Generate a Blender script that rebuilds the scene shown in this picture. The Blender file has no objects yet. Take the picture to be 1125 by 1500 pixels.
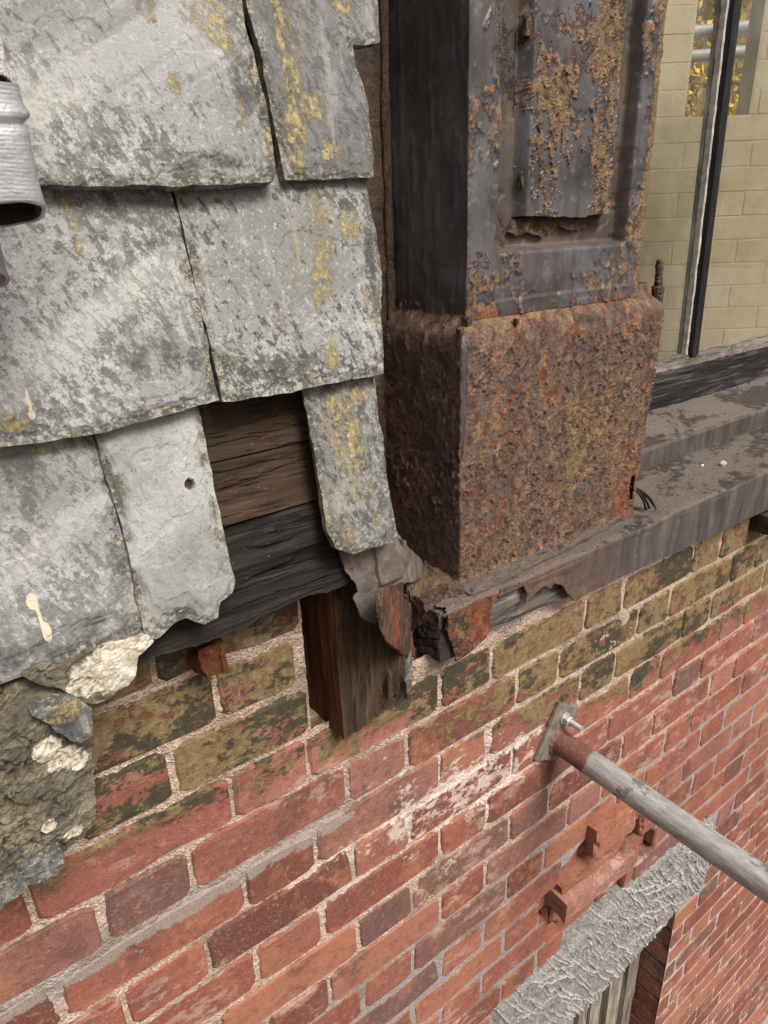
import bpy, math, random
import numpy as np
from mathutils import Matrix, Vector
sc = bpy.context.scene
# ------------------------------------------------------------------ camera, sky, sun, exposure
HC = 4.3                                   # camera height above the yard; all coordinates below are relative to it
CAM = np.array([[0.801912, -0.596575, -0.032167], [-0.253319, -0.290761, -0.922652], [0.541079, 0.748035, -0.384289]])
FPX = 1011.28                                 # focal length in pixels of the 1125 x 1500 photograph
cd = bpy.data.cameras.new('camera'); cam = bpy.data.objects.new('camera', cd); sc.collection.objects.link(cam)
cd.sensor_fit = 'AUTO'; cd.sensor_width = 36.0; cd.lens = 36.0 * FPX / 1500.0
cd.clip_start = 0.01; cd.clip_end = 2000
r, dn, fw = CAM
cam.matrix_world = Matrix(((r[0], -dn[0], -fw[0], 0), (r[1], -dn[1], -fw[1], 0), (r[2], -dn[2], -fw[2], HC), (0, 0, 0, 1)))
sc.camera = cam
SUN_EL, SUN_AZ = math.radians(50), math.radians(6)      # azimuth measured from straight out of the wall towards +X
wd = bpy.data.worlds.new('World'); sc.world = wd; wd.use_nodes = True
nt = wd.node_tree; bg = nt.nodes['Background']
sky = nt.nodes.new('ShaderNodeTexSky'); sky.sky_type = 'NISHITA'; sky.sun_disc = False
sky.sun_elevation = SUN_EL; sky.sun_rotation = math.pi - SUN_AZ
sky.air_density = 1.0; sky.dust_density = 10.0; sky.ozone_density = 0.0
nt.links.new(sky.outputs[0], bg.inputs[0]); bg.inputs[1].default_value = 0.07
sd = bpy.data.lights.new('sun', 'SUN'); sun = bpy.data.objects.new('sun', sd); sc.collection.objects.link(sun)
sd.energy = 2.35; sd.angle = math.radians(22); sd.color = (1.0, 0.975, 0.935)
sdir = Vector((math.cos(SUN_EL) * math.sin(SUN_AZ), -math.cos(SUN_EL) * math.cos(SUN_AZ), math.sin(SUN_EL)))
sun.rotation_euler = sdir.to_track_quat('Z', 'Y').to_euler(); sun.location = (1, -3, HC + 5)
vs = sc.view_settings; vs.view_transform = 'Standard'; vs.look = 'None'; vs.gamma = 1.0; vs.use_curve_mapping = False
vs.exposure = 0.6
rng = random.Random(7); nr = np.random.RandomState(11)

# ------------------------------------------------------------------ rays and planes
def ray(x, y):
    return np.array((x - 562.5, y - 750.0, FPX)) @ CAM
def at(x, y, d):                            # point seen at a photo pixel on the vertical plane a distance d from the camera
    q = ray(x, y); return q * d / q[1]
def atz(x, y, z):
    q = ray(x, y); return q * z / q[2]
def atx(x, y, X):
    q = ray(x, y); return q * X / q[0]
class Plane:                                # origin, u, v in the plane, n towards the viewer
    def __init__(s, o, u, v):
        s.o = np.array(o, float); s.u = np.array(u, float); s.v = np.array(v, float); s.n = np.cross(s.u, s.v)
    def hit(s, x, y):
        q = ray(x, y); t = (s.o @ s.n) / (q @ s.n); p = q * t - s.o
        return np.array((p @ s.u, p @ s.v))
    def poly(s, pts): return np.array([s.hit(*p) for p in pts])
    def pts(s, u, v, h): return s.o + np.outer(u, s.u) + np.outer(v, s.v) + np.outer(h, s.n)
def wallplane(d): return Plane((0, d, 0), (1, 0, 0), (0, 0, 1))

# ------------------------------------------------------------------ numpy noise
def _h(i, j, k, s):
    n = (i * 374761393 + j * 668265263 + k * 2147483647 + s * 1274126177) & 0xFFFFFFFF
    n = ((n ^ (n >> 13)) * 1274126177) & 0xFFFFFFFF
    n = ((n ^ (n >> 16)) * 2246822519) & 0xFFFFFFFF
    return ((n ^ (n >> 15)) & 0xFFFF) / 65535.0
def vnoise(P, s=0):                         # value noise, -1..1
    P = np.asarray(P, float); I = np.floor(P).astype(np.int64); F = P - I; F = F * F * F * (F * (F * 6 - 15) + 10)
    out = 0
    for a in (0, 1):
        wa = F[:, 0] if a else 1 - F[:, 0]
        for b in (0, 1):
            wb = F[:, 1] if b else 1 - F[:, 1]
            for c in (0, 1):
                wc = F[:, 2] if c else 1 - F[:, 2]
                out = out + wa * wb * wc * _h(I[:, 0] + a, I[:, 1] + b, I[:, 2] + c, s)
    return out * 2 - 1
def fbm(P, sc_, octv=4, s=0, g=0.5):
    P = np.asarray(P, float) * sc_; t = 0; a = 1; n = 0
    for o in range(octv):
        t = t + a * vnoise(P + 17.3 * o, s + o); n += a; a *= g; P = P * 2.03
    return t / n * 1.6
def worley(u, v, s=0):                      # 2D: F1, F2, id
    iu = np.floor(u).astype(np.int64); iv = np.floor(v).astype(np.int64)
    f1 = np.full(u.shape, 9.0); f2 = f1.copy(); idd = np.zeros(u.shape)
    for a in (-1, 0, 1):
        for b in (-1, 0, 1):
            cu = iu + a; cv = iv + b
            d = np.hypot(cu + _h(cu, cv, cu * 0 + 3, s) - u, cv + _h(cu, cv, cu * 0 + 5, s) - v)
            nid = _h(cu, cv, cu * 0 + 9, s); m = d < f1
            f2 = np.where(m, f1, np.minimum(f2, d)); idd = np.where(m, nid, idd); f1 = np.where(m, d, f1)
    return f1, f2, idd
def ss(a, b, x):
    t = np.clip((x - a) / (b - a), 0, 1); return t * t * (3 - 2 * t)

# ------------------------------------------------------------------ objects
LOC = {}
def link(o, parent):
    sc.collection.objects.link(o)
    if parent is not None: o.parent = parent
def thing(name, label, cat, loc, group=None):
    o = bpy.data.objects.new(name, None); o.empty_display_size = 0.05
    loc = np.array(loc, float); o.location = (loc[0], loc[1], loc[2] + HC); LOC[o] = loc
    sc.collection.objects.link(o); o['label'] = label; o['category'] = cat; o['kind'] = 'thing'
    if group: o['group'] = group
    return o
def tag(o, label, cat, group=None):
    o['label'] = label; o['category'] = cat; o['kind'] = 'thing'
    if group: o['group'] = group
    return o
def mk(name, V, F, m, parent=None, attrs=None, smooth=False, fa=None):
    V = np.asarray(V, float).reshape(-1, 3)
    if parent is not None: org = LOC[parent]
    else:
        org = V.mean(0); org = np.array((org[0], org[1], V[:, 2].min()))
    me = bpy.data.meshes.new(name)
    W = V - org
    if isinstance(F, np.ndarray):
        k = F.shape[1]; n = len(F)
        me.vertices.add(len(W)); me.vertices.foreach_set('co', W.astype(np.float32).ravel())
        me.loops.add(n * k); me.loops.foreach_set('vertex_index', F.astype(np.int32).ravel())
        me.polygons.add(n); me.polygons.foreach_set('loop_start', (np.arange(n) * k).astype(np.int32))
        me.update(calc_edges=True); me.validate()
    else:
        me.from_pydata([tuple(w) for w in W], [], F); me.update()
    if attrs:
        for an, av in attrs.items():
            a = me.attributes.new(an, 'FLOAT', 'POINT'); a.data.foreach_set('value', np.asarray(av, np.float32))
    me.polygons.foreach_set('use_smooth', [smooth] * len(me.polygons))
    me.materials.append(m)
    o = bpy.data.objects.new(name, me); LOC[o] = org
    o.location = (0, 0, 0) if parent is not None else (org[0], org[1], org[2] + HC)
    link(o, parent); return o
def quads(nu, nv, keep=None):               # quad indices of a grid stored v-major
    i = np.arange(nu - 1)[None, :] + nu * np.arange(nv - 1)[:, None]
    q = np.stack((i, i + 1, i + nu + 1, i + nu), -1).reshape(-1, 4)
    return q if keep is None else q[keep.ravel()]
def compact(V, F, attrs=None):
    used = np.unique(F); mp = np.full(len(V), -1); mp[used] = np.arange(len(used))
    at_ = {k: np.asarray(v)[used] for k, v in attrs.items()} if attrs else None
    return V[used], mp[F], at_
def inside(poly, u, v):
    r = np.zeros(u.shape, bool); x, y = poly[:, 0], poly[:, 1]; n = len(poly); j = n - 1
    for i in range(n):
        c = ((y[i] > v) != (y[j] > v))
        with np.errstate(divide='ignore', invalid='ignore'):
            xi = (x[j] - x[i]) * (v - y[i]) / (y[j] - y[i]) + x[i]
        r ^= c & (u < xi); j = i
    return r
def nearest(poly, u, v):                    # closest point on the outline and its distance
    bd = np.full(u.shape, 1e9); bu = u.copy(); bv = v.copy(); n = len(poly)
    for i in range(n):
        a = poly[i]; b = poly[(i + 1) % n]; d = b - a; L = d @ d
        t = np.clip(((u - a[0]) * d[0] + (v - a[1]) * d[1]) / max(L, 1e-12), 0, 1)
        pu = a[0] + t * d[0]; pv = a[1] + t * d[1]; q = np.hypot(u - pu, v - pv); m = q < bd
        bd = np.where(m, q, bd); bu = np.where(m, pu, bu); bv = np.where(m, pv, bv)
    return bu, bv, bd
def ragged(poly, amp, step=0.012, seed=0, closed=True):  # resample an outline and roughen it
    out = []; n = len(poly)
    for i in range(n if closed else n - 1):
        a, b = poly[i], poly[(i + 1) % n]; L = np.hypot(*(b - a)); k = max(1, int(L / step))
        for q in range(k): out.append(a + (b - a) * q / k)
    out = np.array(out); P = np.column_stack((out, np.zeros(len(out))))
    out[:, 0] += amp * (fbm(P, 55, 3, seed) + 0.6 * vnoise(P * 260, seed + 9))
    out[:, 1] += amp * (fbm(P, 55, 3, seed + 40) + 0.6 * vnoise(P * 260, seed + 19))
    return out
def sheet(name, pl, poly, res, m, parent=None, thick=0.006, hfun=None, attrs_fun=None, back=True, bend=None):
    """A plate: outline on a plane, its front relief from hfun(u, v, dist_to_edge), closed sides and back."""
    lo = poly.min(0) - res; hi = poly.max(0) + res
    nu = int((hi[0] - lo[0]) / res) + 2; nv = int((hi[1] - lo[1]) / res) + 2
    gu = lo[0] + res * np.arange(nu); gv = lo[1] + res * np.arange(nv); U, Vv = np.meshgrid(gu, gv)
    cu = 0.25 * (U[:-1, :-1] + U[1:, 1:] + U[:-1, 1:] + U[1:, :-1]); cv = 0.25 * (Vv[:-1, :-1] + Vv[1:, 1:] + Vv[:-1, 1:] + Vv[1:, :-1])
    keep = inside(poly, cu.ravel(), cv.ravel())
    F = quads(nu, nv, keep); u = U.ravel().copy(); v = Vv.ravel().copy()
    E = np.concatenate((F[:, [0, 1]], F[:, [1, 2]], F[:, [2, 3]], F[:, [3, 0]])); key = np.sort(E, 1)
    kk = key[:, 0] * (nu * nv) + key[:, 1]; un, inv, cnt = np.unique(kk, return_inverse=True, return_counts=True)
    BE = E[cnt[inv] == 1]; bv_ = np.unique(BE)
    bu, bw, bd = nearest(poly, u, v)
    mv = np.zeros(len(u), bool); mv[bv_] = True
    mv2 = mv & (bd < res * 1.3); u = np.where(mv2, bu, u); v = np.where(mv2, bw, v)
    dist = np.where(mv, 0, bd)
    h = hfun(u, v, dist) if hfun else np.zeros(len(u))
    Pf = pl.pts(u, v, h); Pb = pl.pts(u, v, np.minimum(h - 0.0008, -thick + 0 * h))
    if bend is not None: Pf = bend(Pf); Pb = bend(Pb)
    N = len(u); V = np.concatenate((Pf, Pb))
    S = np.column_stack((BE[:, 1], BE[:, 0], BE[:, 0] + N, BE[:, 1] + N))
    FF = [F, S]
    if back: FF.append(F[:, ::-1] + N)
    F2 = np.concatenate(FF); at_ = None
    if attrs_fun:
        at_ = {k: np.concatenate((a, a)) for k, a in attrs_fun(u, v, dist, h).items()}
    V, F2, at_ = compact(V, F2, at_)
    return mk(name, V, F2, m, parent, at_)
def boxv(lo, hi, n=(1, 1, 1)):              # gridded box: verts, quads, face tag (0 -x,1 +x,2 -y,3 +y,4 -z,5 +z)
    lo = np.array(lo, float); hi = np.array(hi, float); V = []; F = []; T = []; off = 0
    for ax in range(3):
        a, b = (ax + 1) % 3, (ax + 2) % 3
        for sd_ in (0, 1):
            na, nb = n[a] + 1, n[b] + 1
            A, B = np.meshgrid(np.linspace(0, 1, na), np.linspace(0, 1, nb)); P = np.zeros((na * nb, 3))
            P[:, ax] = sd_; P[:, a] = A.ravel(); P[:, b] = B.ravel(); q = quads(na, nb)
            if not sd_: q = q[:, ::-1]
            V.append(P); F.append(q + off); T.append(np.full(len(P), ax * 2 + sd_)); off += len(P)
    V = np.concatenate(V); F = np.concatenate(F); T = np.concatenate(T)
    key = np.round(V * 4096).astype(np.int64); key = key[:, 0] * 10 ** 8 + key[:, 1] * 10 ** 4 + key[:, 2]
    un, idx, inv = np.unique(key, return_index=True, return_inverse=True)
    return lo + V[idx] * (hi - lo), inv[F], V[idx]
def relief_box(name, lo, hi, n, m, parent=None, amp=None, rot=None, smooth=False, attrs=None):
    """Box whose gridded surface is pushed about by amp(P, unit) -> offsets (N,3)."""
    V, F, Uu = boxv(lo, hi, n)
    if amp is not None: V = V + amp(V, Uu)
    at_ = attrs(V, Uu) if attrs else None
    if rot is not None:
        c = (np.array(lo) + np.array(hi)) / 2; V = (V - c) @ np.array(rot.to_3x3()).T + c
    return mk(name, V, F, m, parent, at_, smooth)
def tubev(pts, rad, seg=24, cap=True):
    pts = np.array(pts, float); n = len(pts); rad = np.broadcast_to(rad, (n,)); V = []
    T = np.gradient(pts, axis=0); T /= np.linalg.norm(T, axis=1)[:, None]
    ref = np.array((0, 0, 1.0)) if abs(T[0][2]) < 0.9 else np.array((1.0, 0, 0))
    for i in range(n):
        a = np.cross(T[i], ref); a /= np.linalg.norm(a); b = np.cross(T[i], a); th = np.arange(seg) * 2 * math.pi / seg
        V.append(pts[i] + rad[i] * (np.outer(np.cos(th), a) + np.outer(np.sin(th), b)))
    V = np.concatenate(V); F = []
    for i in range(n - 1):
        for k in range(seg):
            k2 = (k + 1) % seg; F.append((i * seg + k, i * seg + k2, (i + 1) * seg + k2, (i + 1) * seg + k))
    if cap: F.append(tuple(range(seg))[::-1]); F.append(tuple((n - 1) * seg + k for k in range(seg)))
    return V, F

# ------------------------------------------------------------------ node materials
class NB:
    def __init__(s, name, rough=0.7, spec=0.4, metal=0.0):
        s.m = bpy.data.materials.new(name); s.m.use_nodes = True; s.t = s.m.node_tree; s.t.nodes.clear()
        s.out = s.n('ShaderNodeOutputMaterial'); s.b = s.n('ShaderNodeBsdfPrincipled')
        s.t.links.new(s.b.outputs[0], s.out.inputs[0])
        s.b.inputs['Roughness'].default_value = rough; s.b.inputs['Specular IOR Level'].default_value = spec; s.b.inputs['Metallic'].default_value = metal
        g = s.n('ShaderNodeNewGeometry'); s.pos = g.outputs['Position']; s.nor = g.outputs['Normal']
        sh = s.n('ShaderNodeVectorMath', operation='SUBTRACT'); s.t.links.new(s.pos, sh.inputs[0]); sh.inputs[1].default_value = (0, 0, HC); s.P = sh.outputs[0]
    def n(s, kind, **kw):
        q = s.t.nodes.new(kind)
        for k, v in kw.items(): setattr(q, k, v)
        return q
    def put(s, sock, v):
        if isinstance(v, bpy.types.NodeSocket): s.t.links.new(v, sock)
        elif isinstance(v, tuple) and len(v) == 3 and sock.type == 'RGBA': sock.default_value = (*v, 1)
        else: sock.default_value = v
    def xyz(s, v=None):
        q = s.n('ShaderNodeSeparateXYZ'); s.put(q.inputs[0], s.P if v is None else v); return q.outputs
    def scale(s, sc3, v=None, add=None):
        q = s.n('ShaderNodeVectorMath', operation='MULTIPLY'); s.put(q.inputs[0], s.P if v is None else v); q.inputs[1].default_value = sc3
        if add is None: return q.outputs[0]
        a = s.n('ShaderNodeVectorMath', operation='ADD'); s.t.links.new(q.outputs[0], a.inputs[0]); s.put(a.inputs[1], add); return a.outputs[0]
    def noise(s, sc_, det=5, ro=0.55, v=None, dist=0.0):
        q = s.n('ShaderNodeTexNoise'); s.put(q.inputs['Vector'], s.P if v is None else v); q.inputs['Scale'].default_value = sc_
        q.inputs['Detail'].default_value = det; q.inputs['Roughness'].default_value = ro; q.inputs['Distortion'].default_value = dist; return q.outputs[0]
    def vor(s, sc_, feat='F1', v=None, out=0):
        q = s.n('ShaderNodeTexVoronoi', feature=feat); s.put(q.inputs['Vector'], s.P if v is None else v); q.inputs['Scale'].default_value = sc_; return q.outputs[out]
    def ramp(s, f, st, interp='LINEAR'):
        q = s.n('ShaderNodeValToRGB'); s.put(q.inputs[0], f); e = q.color_ramp.elements; q.color_ramp.interpolation = interp
        while len(e) < len(st): e.new(0.5)
        for k, (p, c) in enumerate(st):
            e[k].position = p; e[k].color = (c, c, c, 1) if not isinstance(c, tuple) else (*c, 1)
        return q.outputs[0]
    def st(s, f, a, b):                      # smoothstep a..b (b < a inverts)
        q = s.n('ShaderNodeMapRange', interpolation_type='SMOOTHSTEP'); s.put(q.inputs[0], f)
        lo, hi = min(a, b), max(a, b); q.inputs[1].default_value = lo; q.inputs[2].default_value = hi
        q.inputs[3].default_value = 0.0 if a < b else 1.0; q.inputs[4].default_value = 1.0 if a < b else 0.0; return q.outputs[0]
    def mix(s, f, a, b, mode='MIX'):
        q = s.n('ShaderNodeMix', data_type='RGBA', blend_type=mode); s.put(q.inputs[0], f); s.put(q.inputs[6], a); s.put(q.inputs[7], b); return q.outputs[2]
    def ma(s, op, a, b=0.0, clamp=False):
        q = s.n('ShaderNodeMath', operation=op, use_clamp=clamp); s.put(q.inputs[0], a); s.put(q.inputs[1], b); return q.outputs[0]
    def mul(s, a, b): return s.ma('MULTIPLY', a, b)
    def add(s, a, b): return s.ma('ADD', a, b)
    def sub(s, a, b): return s.ma('SUBTRACT', a, b)
    def mx(s, a, b): return s.ma('MAXIMUM', a, b)
    def attr(s, name):
        q = s.n('ShaderNodeAttribute', attribute_name=name); return q.outputs['Fac']
    def oinfo(s):
        q = s.n('ShaderNodeObjectInfo'); return q.outputs
    def bump(s, h, dist, strength=1.0, nrm=None):
        q = s.n('ShaderNodeBump'); q.inputs['Strength'].default_value = strength; q.inputs['Distance'].default_value = dist; s.put(q.inputs['Height'], h)
        if nrm is not None: s.put(q.inputs['Normal'], nrm)
        return q.outputs[0]
    def done(s, col=None, rough=None, nrm=None, metal=None):
        if col is not None: s.put(s.b.inputs['Base Color'], col)
        if rough is not None: s.put(s.b.inputs['Roughness'], rough)
        if nrm is not None: s.put(s.b.inputs['Normal'], nrm)
        if metal is not None: s.put(s.b.inputs['Metallic'], metal)
        return s.m
def plain(name, col, rough=0.7, var=0.35, sc_=40, bump=0.0006, metal=0.0):
    b = NB(name, rough, metal=metal); f = b.noise(sc_, 6, 0.6); dk = tuple(c * (1 - var) for c in col); lt = tuple(min(1, c * (1 + var)) for c in col)
    return b.done(b.ramp(f, [(0.3, dk), (0.7, lt)]), nrm=b.bump(b.noise(sc_ * 6, 4), bump))

def m_brick():
    b = NB('brick_face', 0.88, 0.22); oi = b.oinfo(); rnd = oi['Random']; x, y, z = b.xyz()
    base = b.ramp(rnd, [(0.0, (.125, .050, .042)), (.16, (.225, .078, .056)), (.36, (.30, .108, .074)), (.52, (.245, .098, .075)), (.66, (.355, .150, .095)), (.80, (.29, .135, .108)), (.91, (.20, .098, .086)), (1.0, (.13, .078, .074))])
    off = b.scale((1, 1, 1), add=oi['Location'])
    n0 = b.noise(13, 7, 0.66, off); n1 = b.noise(34, 7, 0.7, b.scale((.75, 1, 1.15))); n2 = b.noise(95, 7, 0.74); n3 = b.noise(380, 4, 0.75); pit = b.vor(210)
    base = b.mix(b.mul(b.st(n0, 0.52, 0.66), .8), base, (.34, .155, .088)); base = b.mix(b.mul(b.st(n0, 0.47, 0.34), 0.8), base, (.125, .068, .058))
    base = b.mix(b.mul(b.st(n1, 0.52, 0.62), 0.35), base, (.155, .062, .048)); base = b.mix(b.mul(b.st(n2, 0.53, 0.64), 0.5), base, (.42, .215, .15))
    base = b.mix(b.mul(b.st(n2, 0.46, 0.36), 0.5), base, (.12, .045, .035)); base = b.mix(b.mul(b.st(pit, .16, .08), b.st(n1, .5, .56)), base, (.05, .026, .02)); base = b.mix(b.mul(b.st(n3, 0.56, 0.66), 0.45), base, (.46, .27, .20))
    # pale bloom and scraped lime
    nb = b.noise(30, 8, 0.74, b.scale((0.7, 1, 1.3)))
    bl = b.mul(b.st(b.noise(4.2, 3, .5), 0.48, 0.6), b.st(nb, 0.53, 0.59)); base = b.mix(b.mul(bl, 0.5), base, (.50, .36, .31))
    # salts round the wall tie
    dx = b.mul(b.sub(x, 0.60), 2.9); dz = b.mul(b.add(z, b.add(0.845, b.mul(x, .03))), 8.5)
    rr = b.ma('SQRT', b.add(b.mul(dx, dx), b.mul(dz, dz))); salt = b.st(b.add(b.mul(b.st(rr, 1.25, 0.1), .36), b.mul(b.sub(b.add(b.mul(nb, .7), b.mul(n2, .3)), .5), 1.7)), .25, .36)
    base = b.mix(b.mul(salt, 0.82), base, b.ramp(n3, [(.3, (.50, .39, .35)), (.7, (.76, .67, .63))]))
    # grey mortar smear along the third course
    sm = b.st(b.add(b.mul(b.st(b.ma('ABSOLUTE', b.add(z, 0.775)), 0.036, 0.0), b.st(x, 0.52, 0.34)), b.mul(b.sub(b.add(b.mul(nb, .6), b.mul(n0, .4)), .5), 3.0)), .66, .80)
    base = b.mix(b.mul(sm, 0.88), base, b.ramp(n3, [(.3, (.2, .17, .155)), (.7, (.40, .345, .31))]))
    # old olive and black paint on the upper courses
    lim = b.add(-0.622, b.mul(b.st(x, 0.2, 1.05), -0.262)); wob = b.add(b.mul(b.sub(b.noise(7, 4, .6), 0.5), 0.22), b.mul(b.sub(b.noise(40, 7, .75, b.scale((.8, 1, 1.2))), .5), .16))
    pz = b.st(b.add(b.sub(z, lim), wob), -0.010, 0.010); deep = b.st(b.sub(z, lim), 0.0, .12)
    chip = b.st(b.add(b.noise(26, 8, .76, b.scale((.8, 1, 1.2))), b.mul(deep, .04)), 0.45, 0.485); pm = b.mul(pz, chip)
    blk = b.st(b.add(b.noise(42, 8, .76, b.scale((.75, 1, 1.2))), b.mul(b.sub(b.noise(6.5, 3, .5, off), .5), .75)), 0.525, 0.58)
    olive = b.ramp(n2, [(.3, (.115, .078, .040)), (.47, (.20, .142, .070)), (.6, (.27, .20, .105)), (.78, (.38, .305, .18))])
    olive = b.mix(b.mul(b.st(n1, .5, .62), .5), olive, (.17, .10, .062))
    pc = b.mix(b.mul(blk, .93), olive, b.ramp(n2, [(.35, (.032, .031, .024)), (.6, (.062, .057, .038)), (.75, (.11, .095, .058))]))
    base = b.mix(pm, base, pc); base = b.mix(b.mul(b.mul(pz, b.sub(1.0, chip)), .35), base, (.20, .075, .055))
    base = b.mix(1.0, base, oi['Color'], 'MULTIPLY')
    h = b.add(b.mul(n2, 0.55), b.add(b.mul(n1, .5), b.add(b.mul(n3, 0.25), b.add(b.mul(b.mx(pm, b.mul(salt, .6)), 0.22), b.mul(b.st(pit, .2, .05), -.15)))))
    return b.done(base, b.ramp(pm, [(0, .9), (1, .72)]), b.bump(h, 0.0034))
def m_mortar():
    b = NB('mortar', 0.95, 0.15); x, y, z = b.xyz()
    v = b.vor(420, 'F1', None, 1); g = b.noise(150, 5, .7); n = b.noise(12, 5)
    sand = b.ramp(b.mix(0.5, v, g), [(.2, (.17, .12, .09)), (.36, (.40, .295, .235)), (.55, (.53, .41, .335)), (.8, (.68, .57, .49))])
    grey = b.ramp(g, [(.3, (.24, .21, .2)), (.55, (.36, .325, .31)), (.75, (.50, .46, .44))])
    low = b.st(b.add(z, b.mul(b.sub(n, .5), .1)), -1.11, -1.16); nb = b.noise(30, 8, 0.74, b.scale((0.7, 1, 1.3)))
    sm = b.mul(b.st(b.ma('ABSOLUTE', b.add(z, 0.775)), 0.05, 0.02), b.st(x, 0.62, 0.45))
    c = b.mix(b.mx(low, b.mul(sm, .8)), sand, grey); c = b.mix(b.mul(b.st(n, .5, .64), .5), c, (.17, .13, .1))
    c = b.mix(b.mul(b.mul(b.st(x, 1.0, 0.75), b.st(z, -1.12, -1.16)), 0.0), c, (.5, .5, .5))
    dx = b.mul(b.sub(x, 0.60), 2.9); dz = b.mul(b.add(z, b.add(0.845, b.mul(x, .03))), 8.5); rr = b.ma('SQRT', b.add(b.mul(dx, dx), b.mul(dz, dz)))
    c = b.mix(b.mul(b.mul(b.st(rr, 1.3, .5), b.st(nb, .42, .55)), .75), c, (.74, .68, .63))
    far = b.st(z, -1.55, -2.0); c = b.mix(b.mul(far, .8), c, (.52, .44, .36))
    return b.done(c, None, b.bump(b.add(g, b.mul(b.vor(330), .6)), 0.004))
def m_slate():
    b = NB('slate', 0.6, 0.35); oi = b.oinfo(); q = b.n('ShaderNodeSeparateColor'); b.put(q.inputs[0], oi['Color']); tone, lich, mott = q.outputs; at_ = b.attr('seedx')
    cx = b.n('ShaderNodeCombineXYZ'); b.put(cx.inputs[0], at_); b.put(cx.inputs[2], b.mul(at_, .7)); off = b.scale((1, 1, 1), add=cx.outputs[0])
    rt = b.n('ShaderNodeVectorRotate', rotation_type='AXIS_ANGLE'); b.put(rt.inputs[0], off); rt.inputs['Axis'].default_value = (0, 1, 0); rt.inputs['Angle'].default_value = .5
    big = b.noise(7, 6, .62, off); mid = b.noise(58, 8, .74, b.scale((1.25, 1, .8), rt.outputs[0])); mid2 = b.noise(26, 7, .7, off); fine = b.noise(210, 6, .74, off); strk = b.noise(26, 7, .66, b.scale((1.7, 1, .2), off))
    base = b.mix(tone, (.085, .09, .097), (.35, .362, .36)); base = b.mix(b.mul(b.st(big, .46, .62), .75), base, b.mix(tone, (.15, .153, .152), (.56, .57, .555)))
    base = b.mix(b.mul(b.st(big, .49, .34), .55), base, b.mix(tone, (.045, .048, .052), (.185, .195, .195)))
    dens = b.add(b.mul(b.sub(big, .5), .55), b.add(b.mul(b.sub(mid2, .5), .30), b.mul(b.attr('stain'), .10)))
    d1 = b.noise(120, 5, .66, b.scale((1.35, 1, .62), rt.outputs[0])); d2 = b.noise(250, 4, .7, off)
    cov = b.st(b.add(d1, dens), .515, .60); base = b.mix(b.mul(cov, mott), base, b.mix(tone, (.034, .037, .038), (.080, .088, .084)))
    c2 = b.st(b.add(d2, dens), .53, .61); base = b.mix(b.mul(b.mul(c2, mott), .75), base, (.085, .093, .088))
    base = b.mix(b.mul(b.st(fine, .46, .36), b.mul(mott, .65)), base, b.mix(tone, (.22, .226, .22), (.68, .69, .665)))
    base = b.mix(b.mul(b.st(strk, .54, .63), .35), base, (.42, .42, .39)); base = b.mix(b.mul(b.st(b.noise(420, 3, .6), .6, .68), .5), base, (.06, .065, .062))
    dg = b.noise(9, 7, .6, b.scale((.16, 1, 2.6), rt.outputs[0])); base = b.mix(b.mul(b.st(dg, .55, .66), .4), base, b.mix(tone, (.2, .2, .195), (.60, .605, .585))); base = b.mix(b.mul(b.st(dg, .46, .37), .28), base, (.07, .075, .07))
    stn = b.st(b.add(b.mul(b.attr('stain'), .36), b.add(b.mul(b.sub(mid2, .5), 1.3), b.mul(b.sub(mid, .5), .8))), .26, .52); base = b.mix(b.mul(stn, .72), base, b.ramp(fine, [(.3, (.028, .03, .032)), (.6, (.07, .073, .073)), (.8, (.15, .15, .14))]))
    lm = b.add(b.mul(b.attr('lichen'), 1.05), b.mul(b.sub(b.noise(34, 9, .82, b.scale((1.3, 1, .36), off)), .5), 2.3)); lm2 = b.add(b.mul(lich, .30), b.mul(b.sub(b.noise(13, 7, .76, b.scale((1.7, 1, .28), off)), .5), 1.7))
    ye = b.mul(b.st(b.mx(lm, lm2), .34, .60), b.st(b.add(b.noise(95, 7, .78), b.mul(b.attr('lichen'), .06)), .44, .56))
    ylw = b.ramp(fine, [(.28, (.13, .105, .05)), (.43, (.26, .205, .095)), (.58, (.42, .355, .19)), (.75, (.60, .545, .37))])
    base = b.mix(b.mul(ye, .92), base, ylw); br = b.mul(b.st(lm2, .2, .5), b.st(mid, .5, .6)); base = b.mix(b.mul(br, .35), base, (.20, .14, .065))
    wh = b.st(b.add(b.attr('white'), b.mul(b.sub(mid, .5), .8)), .5, .6); base = b.mix(wh, base, (.64, .56, .44))
    ed = b.attr('edge'); base = b.mix(b.mul(ed, b.st(mid, .42, .56)), base, (.085, .085, .075)); base = b.mix(b.mul(ed, b.mul(b.st(fine, .52, .6), .8)), base, (.42, .385, .29))
    base = b.mix(b.attr('hole'), base, (.055, .028, .018))
    h = b.add(b.mul(mid, .9), b.add(b.mul(fine, .42), b.add(b.mul(ye, .2), b.mul(cov, -.12))))
    return b.done(base, b.ramp(mid, [(.3, .5), (.7, .8)]), b.bump(h, 0.0026))
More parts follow.
